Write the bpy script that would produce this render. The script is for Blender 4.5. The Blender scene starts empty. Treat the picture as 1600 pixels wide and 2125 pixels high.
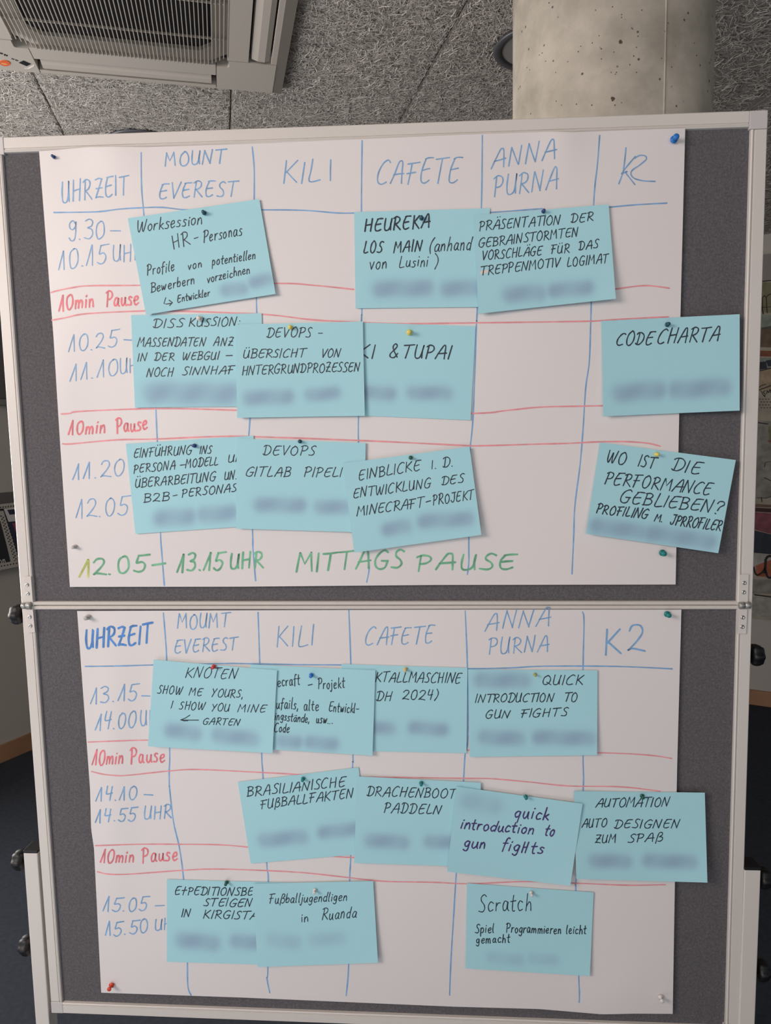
import bpy, bmesh, math, random
import numpy as np
from mathutils import Vector, Matrix

C = bpy.context.scene.collection
# ------------------------------------------------------------------ camera
F = 1500.0; CX, CY = 800.0, 1062.5            # focal length and centre for a 1600 x 2125 frame
CAM = np.array([0.090985, -1.159953, 1.553759])
RM = np.array([[0.998053, 0.010723, 0.061445],
               [0.059993, 0.104553, -0.992708],
               [-0.017069, 0.994461, 0.103706]])
cd = bpy.data.cameras.new('camera'); cam = bpy.data.objects.new('camera', cd); C.objects.link(cam)
cd.sensor_fit = 'VERTICAL'; cd.sensor_height = 24.0; cd.sensor_width = 18.07
cd.lens = F / 2125.0 * 24.0; cd.clip_start = 0.02
cam.matrix_world = Matrix([[*RM[0], CAM[0]], [*RM[1], CAM[1]], [*RM[2], CAM[2]], [0, 0, 0, 1]])
bpy.context.scene.camera = cam
# ------------------------------------------------------------------ world, lights, exposure
w = bpy.data.worlds.new('World'); bpy.context.scene.world = w; w.use_nodes = True
bg = w.node_tree.nodes['Background']; bg.inputs[0].default_value = (0.80, 0.90, 1.0, 1); bg.inputs[1].default_value = 0.34
def area(name, loc, target, sx, sy, power, col):
    l = bpy.data.lights.new(name, 'AREA'); l.shape = 'RECTANGLE'; l.size = sx; l.size_y = sy
    l.energy = power; l.color = col
    o = bpy.data.objects.new(name, l); C.objects.link(o); o.location = loc
    o.rotation_euler = (Vector(target) - Vector(loc)).to_track_quat('-Z', 'Y').to_euler()
    return o
area('window_daylight', (-1.9, -2.0, 2.25), (0.1, 0, 1.6), 1.3, 0.9, 44, (1.0, 0.87, 0.80))
area('window_daylight_far', (0.2, -3.9, 2.0), (0.3, 0, 1.6), 3.0, 1.0, 18, (1.0, 0.90, 0.84))
area('ceiling_fill_light', (-0.9, -1.6, 0.25), (-.75, -1.3, 2.6), 2.6, 1.8, 15, (0.82, 0.91, 1.0))  # added upward lamp without a real source: lifts the ceiling, cools the lower board
area('left_fill_light', (-2.64, .66, 1.5), (-1.73, .24, 1.62), 1.6, 1.3, 74, (1.0, 0.95, 0.91))  # added lamp by the left wall, brightens ceiling and column; no window there
vs = bpy.context.scene.view_settings
vs.view_transform = 'Standard'; vs.look = 'None'; vs.gamma = 1; vs.use_curve_mapping = False; vs.exposure = 0.14

# ------------------------------------------------------------------ helpers
def ray(x, y):
    return RM @ np.array([(x - CX) / F, -(y - CY) / F, -1.0])
def hit(x, y, ax, val):
    d = ray(x, y); return CAM + d * (val - CAM[ax]) / d[ax]
def bp(x, y, Y=0.0):                           # a point on the (vertical) board plane
    return hit(x, y, 1, Y)
def lin(c):
    return tuple((v / 255 / 12.92 if v / 255 <= 0.04045 else ((v / 255 + 0.055) / 1.055) ** 2.4) for v in c)
def mat(name, rgb, rough=0.6, metal=0.0, var=0.0, scale=20.0, bump=0.0, bscale=80.0, spec=0.5, coords='Object', detail=4):
    m = bpy.data.materials.new(name); m.use_nodes = True
    nt = m.node_tree; b = nt.nodes['Principled BSDF']
    c = lin(rgb); b.inputs['Base Color'].default_value = (*c, 1)
    b.inputs['Roughness'].default_value = rough; b.inputs['Metallic'].default_value = metal
    b.inputs['Specular IOR Level'].default_value = spec
    tc = nt.nodes.new('ShaderNodeTexCoord')
    if var > 0:
        n = nt.nodes.new('ShaderNodeTexNoise'); n.inputs['Scale'].default_value = scale; n.inputs['Detail'].default_value = detail
        nt.links.new(tc.outputs[coords], n.inputs['Vector'])
        r = nt.nodes.new('ShaderNodeMapRange'); r.inputs[1].default_value = .3; r.inputs[2].default_value = .7
        nt.links.new(n.outputs['Fac'], r.inputs[0])
        mx = nt.nodes.new('ShaderNodeMix'); mx.data_type = 'RGBA'
        mx.inputs[6].default_value = (*[v * (1 - var) for v in c], 1); mx.inputs[7].default_value = (*[min(1, v * (1 + var)) for v in c], 1)
        nt.links.new(r.outputs[0], mx.inputs[0]); nt.links.new(mx.outputs[2], b.inputs['Base Color'])
    if bump > 0:
        n2 = nt.nodes.new('ShaderNodeTexNoise'); n2.inputs['Scale'].default_value = bscale; n2.inputs['Detail'].default_value = 3
        nt.links.new(tc.outputs[coords], n2.inputs['Vector'])
        bm_ = nt.nodes.new('ShaderNodeBump'); bm_.inputs['Strength'].default_value = bump; bm_.inputs['Distance'].default_value = 0.002
        nt.links.new(n2.outputs['Fac'], bm_.inputs['Height']); nt.links.new(bm_.outputs[0], b.inputs['Normal'])
    return m
def mesh_obj(name, verts, faces, material, parent=None, smooth=False, loc=None):
    me = bpy.data.meshes.new(name)
    vs_ = [tuple(v) for v in verts]
    if loc is not None:
        L = tuple(loc); vs_ = [(v[0]-L[0], v[1]-L[1], v[2]-L[2]) for v in vs_]
    me.from_pydata(vs_, [], faces); me.update()
    if material: me.materials.append(material)
    if smooth:
        for p in me.polygons: p.use_smooth = True
    o = bpy.data.objects.new(name, me); C.objects.link(o)
    if loc is not None: o.location = loc
    if parent is not None:
        o.parent = parent
        o.matrix_parent_inverse = parent.matrix_world.inverted() if False else Matrix.Translation(-Vector(parent.location)) if parent.parent is None else Matrix.Identity(4)
    return o
def link_bm(name, bm, material, parent=None, smooth=False):
    bmesh.ops.recalc_face_normals(bm, faces=bm.faces[:])
    me = bpy.data.meshes.new(name); bm.to_mesh(me); bm.free()
    if material: me.materials.append(material)
    if smooth:
        for p in me.polygons: p.use_smooth = True
    o = bpy.data.objects.new(name, me); C.objects.link(o)
    if parent is not None: o.parent = parent
    return o
def empty(name, loc=(0, 0, 0), rz=0):
    o = bpy.data.objects.new(name, None); C.objects.link(o); o.location = loc; o.rotation_euler = (0, 0, rz)
    o.empty_display_size = 0.05
    return o
def tag(o, label=None, cat=None, group=None, kind=None):
    if label: o['label'] = label
    if cat: o['category'] = cat
    if group: o['group'] = group
    if kind: o['kind'] = kind
    return o
def box_bm(bm, lo, hi, bev=0.0):
    r = bmesh.ops.create_cube(bm, size=1.0)
    vs_ = r['verts']
    for v in vs_:
        v.co = Vector([(lo[i] + hi[i]) / 2 + v.co[i] * (hi[i] - lo[i]) for i in range(3)])
    if bev > 0:
        es = list({e for v in vs_ for e in v.link_edges})
        bmesh.ops.bevel(bm, geom=es, offset=bev, segments=2, affect='EDGES', profile=0.5)
def box(name, lo, hi, m, parent=None, bev=0.0):
    bm = bmesh.new(); box_bm(bm, lo, hi, bev); return link_bm(name, bm, m, parent)
def slab_bm(bm, quad, back):                   # quad of 3D points, extruded by the vector back
    q = [Vector(p) for p in quad]; n = len(q); b = Vector(back)
    a = [bm.verts.new(p) for p in q]; c = [bm.verts.new(p + b) for p in q]
    bm.faces.new(a); bm.faces.new(c[::-1])
    for i in range(n):
        bm.faces.new([a[i], c[i], c[(i + 1) % n], a[(i + 1) % n]])
def slab(name, quad, back, m, parent=None):
    bm = bmesh.new(); slab_bm(bm, quad, back); return link_bm(name, bm, m, parent)
def extrude_profile(bm, p0, p1, wdir, prof):   # closed profile [(w, Y)] swept from p0 to p1; w measured along wdir
    p0, p1, wd = Vector(p0), Vector(p1), Vector(wdir)
    rings = []
    for p in (p0, p1):
        rings.append([bm.verts.new(p + wd * a + Vector((0, b, 0))) for a, b in prof])
    n = len(prof)
    for i in range(n):
        j = (i + 1) % n; bm.faces.new([rings[0][i], rings[0][j], rings[1][j], rings[1][i]])
    bm.faces.new(rings[0]); bm.faces.new(rings[1][::-1])
def lathe_bm(bm, origin, axis, prof, seg=20, mod=None):
    ax = Vector(axis).normalized(); up = Vector((0, 0, 1)) if abs(ax.z) < 0.9 else Vector((1, 0, 0))
    s = ax.cross(up).normalized(); t = ax.cross(s)
    rings = []
    for r, h in prof:
        ring = []
        for k in range(seg):
            a = 2 * math.pi * k / seg; rr = r * (mod(a) if mod else 1)
            ring.append(bm.verts.new(Vector(origin) + ax * h + s * rr * math.cos(a) + t * rr * math.sin(a)))
        rings.append(ring)
    for i in range(len(rings) - 1):
        for k in range(seg):
            j = (k + 1) % seg; bm.faces.new([rings[i][k], rings[i][j], rings[i+1][j], rings[i+1][k]])
    bm.faces.new(rings[0][::-1]); bm.faces.new(rings[-1])

# ------------------------------------------------------------------ materials
M = dict(
 white_metal=mat('white_lacquered_aluminium', (218, 212, 206), 0.38, 0, 0.015, 6),
 cap=mat('pale_grey_plastic', (206, 201, 200), 0.45),
 zinc=mat('galvanised_zinc', (176, 176, 174), 0.4, 0.6, 0.15, 120),
 steel=mat('polished_steel', (205, 203, 200), 0.22, 1.0),
 dark=mat('dark_hole', (22, 20, 20), 0.7),
 black_plastic=mat('black_plastic', (13, 13, 17), 0.5, 0, 0.1, 40),
 floor=mat('dark_blue_grey_carpet', (57, 61, 69), 0.95, 0, 0.12, 60, 0.5, 300, 0.1),
 wall=mat('grey_white_wall_paint', (176, 171, 163), 0.9, 0, 0.02, 3, 0.15, 200, 0.2),
 wood=mat('oak_baseboard', (158, 118, 88), 0.6, 0, 0.12, 8),
 joint=mat('ceiling_backing', (78, 76, 74), 0.95),
 ac=mat('cassette_plastic', (190, 184, 176), 0.45, 0, 0.01, 5),
 ac_in=mat('dark_filter_mesh', (38, 37, 42), 0.8, 0, 0.2, 300),
 ring=mat('dark_grey_downlight_ring', (82, 84, 90), 0.4),
 diff=mat('downlight_diffuser_off', (150, 149, 148), 0.5),
 orange=mat('orange_sticker', (226, 104, 60), 0.5),
 display=mat('dark_display', (38, 42, 48), 0.3),
 silver=mat('silver_badge', (230, 226, 220), 0.3),
 perforated=mat('pale_perforated_steel', (175, 170, 162), 0.5),
 navy=mat('navy_leaflet_print', (42, 46, 66), 0.5),
 black_print=mat('black_brochure_print', (38, 40, 44), 0.5),
 magenta=mat('magenta_print', (140, 70, 86), 0.5),
 leaflet_white=mat('white_leaflet_paper', (205, 200, 196), 0.6),
 panel_dark=mat('dark_grey_panel', (92, 89, 88), 0.6, 0, 0.03, 4),
 corr=mat('correction_tape', (232, 219, 210), 0.7),
)
def felt_mat():
    m = mat('anthracite_felt', (97, 93, 97), 0.97, 0, 0.0, spec=0.1)
    nt = m.node_tree; b = nt.nodes['Principled BSDF']; tc = nt.nodes.new('ShaderNodeTexCoord')
    a = nt.nodes.new('ShaderNodeTexNoise'); a.inputs['Scale'].default_value = 420; a.inputs['Detail'].default_value = 3
    d = nt.nodes.new('ShaderNodeTexNoise'); d.inputs['Scale'].default_value = 260; d.inputs['Detail'].default_value = 4
    nt.links.new(tc.outputs['Object'], a.inputs['Vector']); nt.links.new(tc.outputs['Object'], d.inputs['Vector'])
    ad = nt.nodes.new('ShaderNodeMath'); ad.operation = 'MULTIPLY'
    nt.links.new(a.outputs['Fac'], ad.inputs[0]); nt.links.new(d.outputs['Fac'], ad.inputs[1])
    r = nt.nodes.new('ShaderNodeValToRGB'); r.color_ramp.elements[0].position = .12; r.color_ramp.elements[1].position = .42
    r.color_ramp.elements[0].color = (*lin((88, 86, 89)), 1); r.color_ramp.elements[1].color = (*lin((112, 108, 111)), 1)
    nt.links.new(ad.outputs[0], r.inputs[0]); nt.links.new(r.outputs[0], b.inputs['Base Color'])
    bu = nt.nodes.new('ShaderNodeBump'); bu.inputs['Strength'].default_value = .5; bu.inputs['Distance'].default_value = .001
    nt.links.new(a.outputs['Fac'], bu.inputs['Height']); nt.links.new(bu.outputs[0], b.inputs['Normal'])
    return m
M['felt'] = felt_mat()
def strand_mat():
    m = mat('wood_wool_strands', (150, 146, 142), 0.9, spec=0.15)
    nt = m.node_tree; b = nt.nodes['Principled BSDF']
    g = nt.nodes.new('ShaderNodeNewGeometry')
    r = nt.nodes.new('ShaderNodeValToRGB')
    r.color_ramp.elements[0].color = (*lin((186, 180, 175)), 1); r.color_ramp.elements[1].color = (*lin((238, 233, 227)), 1)
    nt.links.new(g.outputs['Random Per Island'], r.inputs[0]); nt.links.new(r.outputs[0], b.inputs['Base Color'])
    return m
M['strand'] = strand_mat()
def concrete_mat():
    m = mat('cast_concrete', (172, 166, 157), 0.85, spec=0.2)
    nt = m.node_tree; b = nt.nodes['Principled BSDF']; tc = nt.nodes.new('ShaderNodeTexCoord')
    n = nt.nodes.new('ShaderNodeTexNoise'); n.inputs['Scale'].default_value = 9; n.inputs['Detail'].default_value = 7; n.inputs['Roughness'].default_value = .65
    nt.links.new(tc.outputs['Object'], n.inputs['Vector'])
    r = nt.nodes.new('ShaderNodeValToRGB'); r.color_ramp.elements[0].position = .3; r.color_ramp.elements[1].position = .72
    r.color_ramp.elements[0].color = (*lin((172, 166, 154)), 1); r.color_ramp.elements[1].color = (*lin((222, 215, 202)), 1)
    nt.links.new(n.outputs['Fac'], r.inputs[0])
    v = nt.nodes.new('ShaderNodeTexVoronoi'); v.inputs['Scale'].default_value = 38
    nt.links.new(tc.outputs['Object'], v.inputs['Vector'])
    mr = nt.nodes.new('ShaderNodeMapRange'); mr.inputs[1].default_value = .05; mr.inputs[2].default_value = .11
    nt.links.new(v.outputs['Distance'], mr.inputs[0])
    mx = nt.nodes.new('ShaderNodeMix'); mx.data_type = 'RGBA'; mx.inputs[6].default_value = (*lin((96, 91, 84)), 1)
    nt.links.new(mr.outputs[0], mx.inputs[0]); nt.links.new(r.outputs[0], mx.inputs[7]); nt.links.new(mx.outputs[2], b.inputs['Base Color'])
    bu = nt.nodes.new('ShaderNodeBump'); bu.inputs['Strength'].default_value = .3; bu.inputs['Distance'].default_value = .002
    nt.links.new(n.outputs['Fac'], bu.inputs['Height']); nt.links.new(bu.outputs[0], b.inputs['Normal'])
    return m
M['concrete'] = concrete_mat()
def card_mat():
    m = mat('blue_card_stock', (158, 206, 222), 0.72, spec=0.25)
    nt = m.node_tree; b = nt.nodes['Principled BSDF']
    at = nt.nodes.new('ShaderNodeAttribute'); at.attribute_name = 'smudge'
    mx = nt.nodes.new('ShaderNodeMix'); mx.data_type = 'RGBA'
    mx.inputs[6].default_value = (*lin((175, 224, 234)), 1); mx.inputs[7].default_value = (*lin((146, 172, 198)), 1)
    nt.links.new(at.outputs['Fac'], mx.inputs[0]); nt.links.new(mx.outputs[2], b.inputs['Base Color'])
    return m
M['card'] = card_mat()
M['paper'] = mat('flipchart_paper', (232, 226, 225), 0.42, 0, 0.004, 2, 0.0, spec=0.45)
def ink(name, rgb, var=0.18, sc=60, rough=.5): return mat(name, rgb, rough, 0, var, sc)
M['blue_ink'] = ink('blue_marker_ink', (128, 172, 216))
M['blue_ink_bold'] = ink('blue_marker_ink_bold', (82, 140, 210), .25)
M['red_ink'] = ink('red_marker_ink', (232, 124, 134), .2)
M['red_line'] = ink('pale_red_marker_ink', (236, 156, 162), .15)
M['green_ink'] = ink('green_marker_ink', (116, 184, 146), .3, 45)
M['lime_ink'] = ink('yellow_green_marker_ink', (196, 205, 110), .3, 45)
M['black_ink'] = ink('black_felt_pen_ink', (40, 54, 66), .2)
M['purple_ink'] = ink('purple_felt_pen_ink', (70, 56, 116), .2)
PINC = dict(teal=(26, 130, 130), dark_teal=(34, 84, 100), navy=(48, 72, 130), blue=(40, 120, 205), white=(225, 220, 214), grey=(188, 184, 180),
            yellow=(236, 216, 110), cream=(226, 200, 140), olive=(170, 172, 90), red=(206, 62, 60), orange_red=(220, 72, 42), dark_green=(24, 92, 78))
def pinmat(k):
    m = mat('pin_plastic_' + k, PINC[k], 0.3); return m
PM = {k: pinmat(k) for k in PINC}

# ------------------------------------------------------------------ the room
CZ = 2.6
cor = np.array([-1.011, 4.306]); dl = np.array([-.42, -.9075]); dr = np.array([.9075, -.42])   # corner of the two walls and their directions
def wallbox(name, a, d, length, nrm, z0, z1, t, m, bev=0):
    p = [a, a + d * length]; bm = bmesh.new()
    q = [Vector((p[0][0], p[0][1], z0)), Vector((p[1][0], p[1][1], z0)), Vector((p[1][0], p[1][1], z1)), Vector((p[0][0], p[0][1], z1))]
    slab_bm(bm, q, Vector((nrm[0] * t, nrm[1] * t, 0))); return link_bm(name, bm, m)
nl = np.array([.9075, -.42])     # normal of the left wall, into the room
nr = np.array([-.42, -.9075])    # normal of the right wall, into the room
tag(wallbox('wall_left', cor, dl, 6.5, -nl, 0, CZ + .1, .12, M['wall']), 'plain grey painted wall on the left behind the board', kind='structure')
tag(wallbox('wall_right', cor, dr, 7.0, -nr, 0, CZ + .1, .12, M['wall']), 'grey painted wall on the right behind the board', kind='structure')
fl = mesh_obj('floor', [(-6, -5, 0), (8, -5, 0), (8, 6, 0), (-6, 6, 0), (-6, -5, -.1), (8, -5, -.1), (8, 6, -.1), (-6, 6, -.1)],
              [(0, 1, 2, 3), (7, 6, 5, 4), (0, 4, 5, 1), (1, 5, 6, 2), (2, 6, 7, 3), (3, 7, 4, 0)], M['floor'])
tag(fl, 'dark blue grey carpet floor', kind='structure')
tag(wallbox('baseboard_left', cor + nl * .001, dl, 6.4, nl, 0, .085, .014, M['wood']), 'oak baseboard along the left wall', kind='structure')
tag(wallbox('baseboard_right', cor + nr * .001, dr, 6.9, nr, 0, .085, .014, M['wood']), 'oak baseboard along the right wall', kind='structure')
# ceiling: backing slab, panels with open joints, loose wood-wool strands
TH = math.radians(16.3); U = np.array([math.cos(TH), math.sin(TH)]); V = np.array([-math.sin(TH), math.cos(TH)])
ceil = mesh_obj('ceiling', [(-6, -5, CZ + .02), (8, -5, CZ + .02), (8, 6, CZ + .02), (-6, 6, CZ + .02), (-6, -5, CZ + .12), (8, -5, CZ + .12), (8, 6, CZ + .12), (-6, 6, CZ + .12)],
                [(0, 1, 2, 3), (7, 6, 5, 4), (0, 4, 5, 1), (1, 5, 6, 2), (2, 6, 7, 3), (3, 7, 4, 0)], M['joint'])
tag(ceil, 'grey wood-wool acoustic panel ceiling', kind='structure')
s1 = np.array([-1.087, 1.172]) @ U; s2 = np.array([-.5375, 1.2575]) @ U; PW = s2 - s1
M['panel_back'] = mat('wood_wool_panel', (160, 155, 150), 0.95, 0, 0.25, 160, 0.6, 220, 0.1)
pm = None
seams = [s1 + PW * k for k in range(-5, 9)]
vcuts = [-2.9, -.75, 1.65, 4.05]
vcuts = [-2.95, -.35, 2.05, 4.45]
for i in range(len(seams) - 1):
    for j in range(len(vcuts) - 1):
        if pm is None:
            bm = bmesh.new(); box_bm(bm, (.0015, .0015, 0), (PW - .0015, 2.4 - .0015, .02), .0008); o = link_bm('ceiling_panel', bm, M['panel_back'], ceil); pm = o.data
        else:
            o = bpy.data.objects.new('ceiling_panel', pm); C.objects.link(o); o.parent = ceil
        vv = 2.05 - 2.4 * (2 - j); c = U * seams[i] + V * vv
        if j == 0: c = U * seams[i] + V * (2.05 - 4.8)
        o.location = (c[0], c[1], CZ - .0005); o.rotation_euler = (0, 0, TH)
A0_ = np.array([-.339, 1.096])
def strands():
    rng = np.random.default_rng(7)
    # dense where the ceiling is seen close, in u/v coordinates
    def batch(n, u0, u1, v0, v1, wid, ln):
        u = rng.uniform(u0, u1, n); v = rng.uniform(v0, v1, n)
        a = rng.uniform(0, 2 * math.pi, n); L = rng.uniform(.5, 1.3, n) * ln; k = rng.normal(0, 16, n)
        W = rng.uniform(.6, 1.2, n) * wid; tilt = rng.uniform(-.5, .5, n); z = CZ - .0012 - rng.uniform(0, .006, n)
        P = []
        S = 4
        x = u.copy(); y = v.copy(); aa = a.copy(); pts = [(x.copy(), y.copy(), aa.copy())]
        for s in range(S - 1):
            st = L / (S - 1); aa = aa + k * st; x = x + np.cos(aa) * st; y = y + np.sin(aa) * st; pts.append((x.copy(), y.copy(), aa.copy()))
        # drop those that cross a joint
        per0 = np.floor((pts[0][0] - s1 + 0) / PW); ok = np.ones(n, bool)
        au = A0_ @ U; av = A0_ @ V; ok &= ~((u > au - .84) & (u < au - .01) & (v > av - .84) & (v < av - .01))
        for q in pts:
            for (lx, ly) in ((.398, .94), (-.905, 1.45)):
                lu = lx * U[0] + ly * U[1]; lv = lx * V[0] + ly * V[1]; ok &= np.hypot(q[0] - lu, q[1] - lv) > .120
            fr = (q[0] - s1) / PW; ok &= (np.floor(fr) == per0); f = (fr - np.floor(fr)) * PW; ok &= (f > .0016) & (f < PW - .0016)
        verts = np.zeros((n, S, 2, 3))
        for s, (X, Y, A) in enumerate(pts):
            for e, sg in ((0, -.5), (1, .5)):
                uu = X - np.sin(A) * W * sg; vv = Y + np.cos(A) * W * sg
                verts[:, s, e, 0] = uu * U[0] + vv * V[0]; verts[:, s, e, 1] = uu * U[1] + vv * V[1]
                verts[:, s, e, 2] = z + tilt * W * sg + .0008 * math.sin(s * 2.1)
        return verts[ok]
    allv = [batch(135000, -1.0, .95, .42, 1.75, .0014, .028), batch(60000, .4, 2.8, .2, 3.0, .0016, .038), batch(9000, -1.6, -.7, .9, 2.0, .0018, .045)]
    vt = np.concatenate(allv); n = len(vt); S = vt.shape[1]
    me = bpy.data.meshes.new('wood_wool'); me.vertices.add(n * S * 2); me.vertices.foreach_set('co', vt.reshape(-1))
    base = (np.arange(n) * S * 2)[:, None, None]; s = np.arange(S - 1)[None, :, None] * 2
    fc = base + s + np.array([0, 1, 3, 2])[None, None, :]; fc = fc.reshape(-1)
    nf = len(fc) // 4; me.loops.add(nf * 4); me.loops.foreach_set('vertex_index', fc.astype(np.int32))
    me.polygons.add(nf); me.polygons.foreach_set('loop_start', np.arange(nf, dtype=np.int32) * 4)
    me.update(); me.validate(); me.materials.append(M['strand'])
    o = bpy.data.objects.new('wood_wool', me); C.objects.link(o); o.parent = ceil; o['kind'] = 'stuff'
strands()

# concrete column
az = math.radians((6.4554 + 20.2126) / 2); D = 1.62; r_ = D * math.sin(math.radians((20.2126 - 6.4554) / 2))
ccx, ccy = CAM[0] + D * math.sin(az), CAM[1] + D * math.cos(az)
bm = bmesh.new(); SEG = 128
lathe_bm(bm, (ccx, ccy, 0), (0, 0, 1), [(r_, 0), (r_, CZ - .003)], SEG)
col = link_bm('concrete_column', bm, M['concrete'], smooth=False)
for p in col.data.polygons: p.use_smooth = len(p.vertices) == 4
tag(col, 'round bare concrete column rising behind the right half of the board', 'column')
def col_pt(px, py, out=0.0):                   # where the sight line meets the column
    d = ray(px, py); o2 = np.array([CAM[0] - ccx, CAM[1] - ccy]); dd = d[:2]; R = r_ + out
    a = dd @ dd; b = 2 * o2 @ dd; c = o2 @ o2 - R * R; t = (-b - math.sqrt(max(0, b * b - 4 * a * c))) / (2 * a)
    return CAM + d * t
bm = bmesh.new()
p = col_pt(1380, 120); a0 = math.atan2(p[1] - ccy, p[0] - ccx)
ring0 = []
for (da, ro) in ((-.006, -.0005), (-.003, .0016), (.003, .0016), (.006, -.0005)):
    ring0.append((ccx + (r_ + ro) * math.cos(a0 + da), ccy + (r_ + ro) * math.sin(a0 + da)))
slab_bm(bm, [Vector((x, y, .0)) for x, y in ring0], (0, 0, CZ - .004))
link_bm('formwork_seam', bm, M['concrete'], col)
pits = [(1139, 6, 2), (1236, 21, 1.3), (1271, 14, 1.6), (1332, 21, 1.3), (1290, 30, 1.4), (1290, 36, 1.2), (1288, 87, 4.5), (1272, 205, 5.5), (1313, 60, 1.2), (1324, 75, 1.5),
        (1248, 101, 1.8), (1200, 107, 1.6), (1205, 96, 1.3), (1243, 74, 1.3), (1229, 89, 1.5), (1274, 108, 1.3), (1321, 98, 1.4), (1315, 116, 1.6), (1248, 122, 1.5), (1132, 127, 1.5),
        (1148, 126, 2), (1178, 128, 1.2), (1153, 150, 1.3), (1268, 150, 1.3), (1279, 150, 1.4), (1277, 154, 1.2), (1321, 150, 1.4), (1076, 184, 2), (1154, 210, 1.5), (1196, 216, 1.7), (1228, 218, 1.7),
        (1101, 236, 1.7), (1276, 218, 1.6), (1165, 218, 1.3), (1373, 121, 1.4), (1394, 139, 1.4), (1446, 115, 1.8), (1441, 89, 1.4), (1472, 168, 3), (1380, 65, 1.2), (1093, 140, 1.6), (1099, 145, 1.3), (1290, 213, 1.3), (1125, 110, 1.3), (1119, 114, 1.3), (1307, 134, 1.4)]
rp = random.Random(3); bm = bmesh.new()
for (x, y, r) in pits:
    c = Vector(col_pt(x, y, .0004)); nn = Vector((c.x - ccx, c.y - ccy, 0)).normalized(); tt = Vector((-nn.y, nn.x, 0)); rr = r * .00062
    ring = []
    for k in range(9):
        a = 2 * math.pi * k / 9; q = rr * rp.uniform(.75, 1.3); ring.append(c + tt * q * math.cos(a) + Vector((0, 0, 1)) * q * 1.15 * math.sin(a))
    slab_bm(bm, ring, -nn * .0015)
o = link_bm('air_pits', bm, mat('pit_painted_shade', (84, 76, 66), .95), col); o['kind'] = 'stuff'  # flat dark patches: the shade inside the pits is painted as colour

# downlights
def downlight(cx_, cy_, label):
    t = empty('downlight', (cx_, cy_, CZ - .006)); tag(t, label, 'ceiling light', 'round ceiling downlights')
    bm = bmesh.new(); n = 64
    prof = [(.122, .0), (.122, -.004), (.118, -.007), (.104, -.006), (.098, -.002), (.098, 0)]
    rings = [[bm.verts.new((r * math.cos(2 * math.pi * k / n), r * math.sin(2 * math.pi * k / n), z)) for k in range(n)] for r, z in prof]
    for i in range(len(rings)):
        a, b = rings[i], rings[(i + 1) % len(rings)]
        for k in range(n): bm.faces.new([a[k], a[(k + 1) % n], b[(k + 1) % n], b[k]])
    link_bm('trim_ring', bm, M['ring'], t, True)
    bm = bmesh.new(); lathe_bm(bm, (0, 0, -.002), (0, 0, 1), [(.0975, 0), (.0975, .002)], n); link_bm('diffuser', bm, M['diff'], t)
downlight(.398, .94, 'round dark-rimmed ceiling downlight half hidden behind the concrete column')
downlight(-.905, 1.45, 'round dark-rimmed ceiling downlight just peeking over the board top left')

# ------------------------------------------------------------------ ceiling cassette air conditioner
AZ = 2.565; A0 = np.array([-.339, 1.093 + .003])
ac = empty('ceiling_air_conditioner', (A0[0], A0[1], AZ), TH); tag(ac, 'pale grey square ceiling cassette air conditioner with slatted intake at top left', 'air conditioner')
HT = CZ - AZ - .006
def acbox(name, lo, hi, m, parent=ac, bev=0): return box(name, lo, hi, m, parent, bev)
S_ = .85; gi, go_ = .155, .155
# body panel: four border beams round the slots and the intake opening, with slots between
def body():
    bm = bmesh.new()
    b = .0025
    # outer sloping skirt
    o4 = [(-S_, -S_), (0, -S_), (0, 0), (-S_, 0)]
    i4 = [(-S_ + .030, -S_ + .030), (-.030, -S_ + .030), (-.030, -.030), (-S_ + .030, -.030)]
    vo = [bm.verts.new((x, y, HT)) for x, y in o4]; vm = [bm.verts.new((x, y, .012)) for x, y in o4]; vi = [bm.verts.new((x, y, 0)) for x, y in i4]; vu = [bm.verts.new((x, y, HT)) for x, y in i4]
    for i in range(4):
        j = (i + 1) % 4
        bm.faces.new([vo[i], vo[j], vm[j], vm[i]]); bm.faces.new([vm[i], vm[j], vi[j], vi[i]]); bm.faces.new([vi[i], vi[j], vu[j], vu[i]]); bm.faces.new([vu[i], vu[j], vo[j], vo[i]])
    # strips between slot and intake
    for k in range(4):
        R = Matrix.Translation((-S_ / 2, -S_ / 2, 0)) @ Matrix.Rotation(k * math.pi / 2, 4, 'Z')
        before = set(bm.verts)
        box_bm(bm, (-.235, S_ / 2 - .160, 0), (.235, S_ / 2 - .104, HT), .001)
        box_bm(bm, (-.235, S_ / 2 - .044, .0005), (.235, S_ / 2 - .029, HT), .001)
        for v in set(bm.verts) - before: v.co = R @ v.co
    return link_bm('body_panel', bm, M['ac'], ac)
body()
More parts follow.
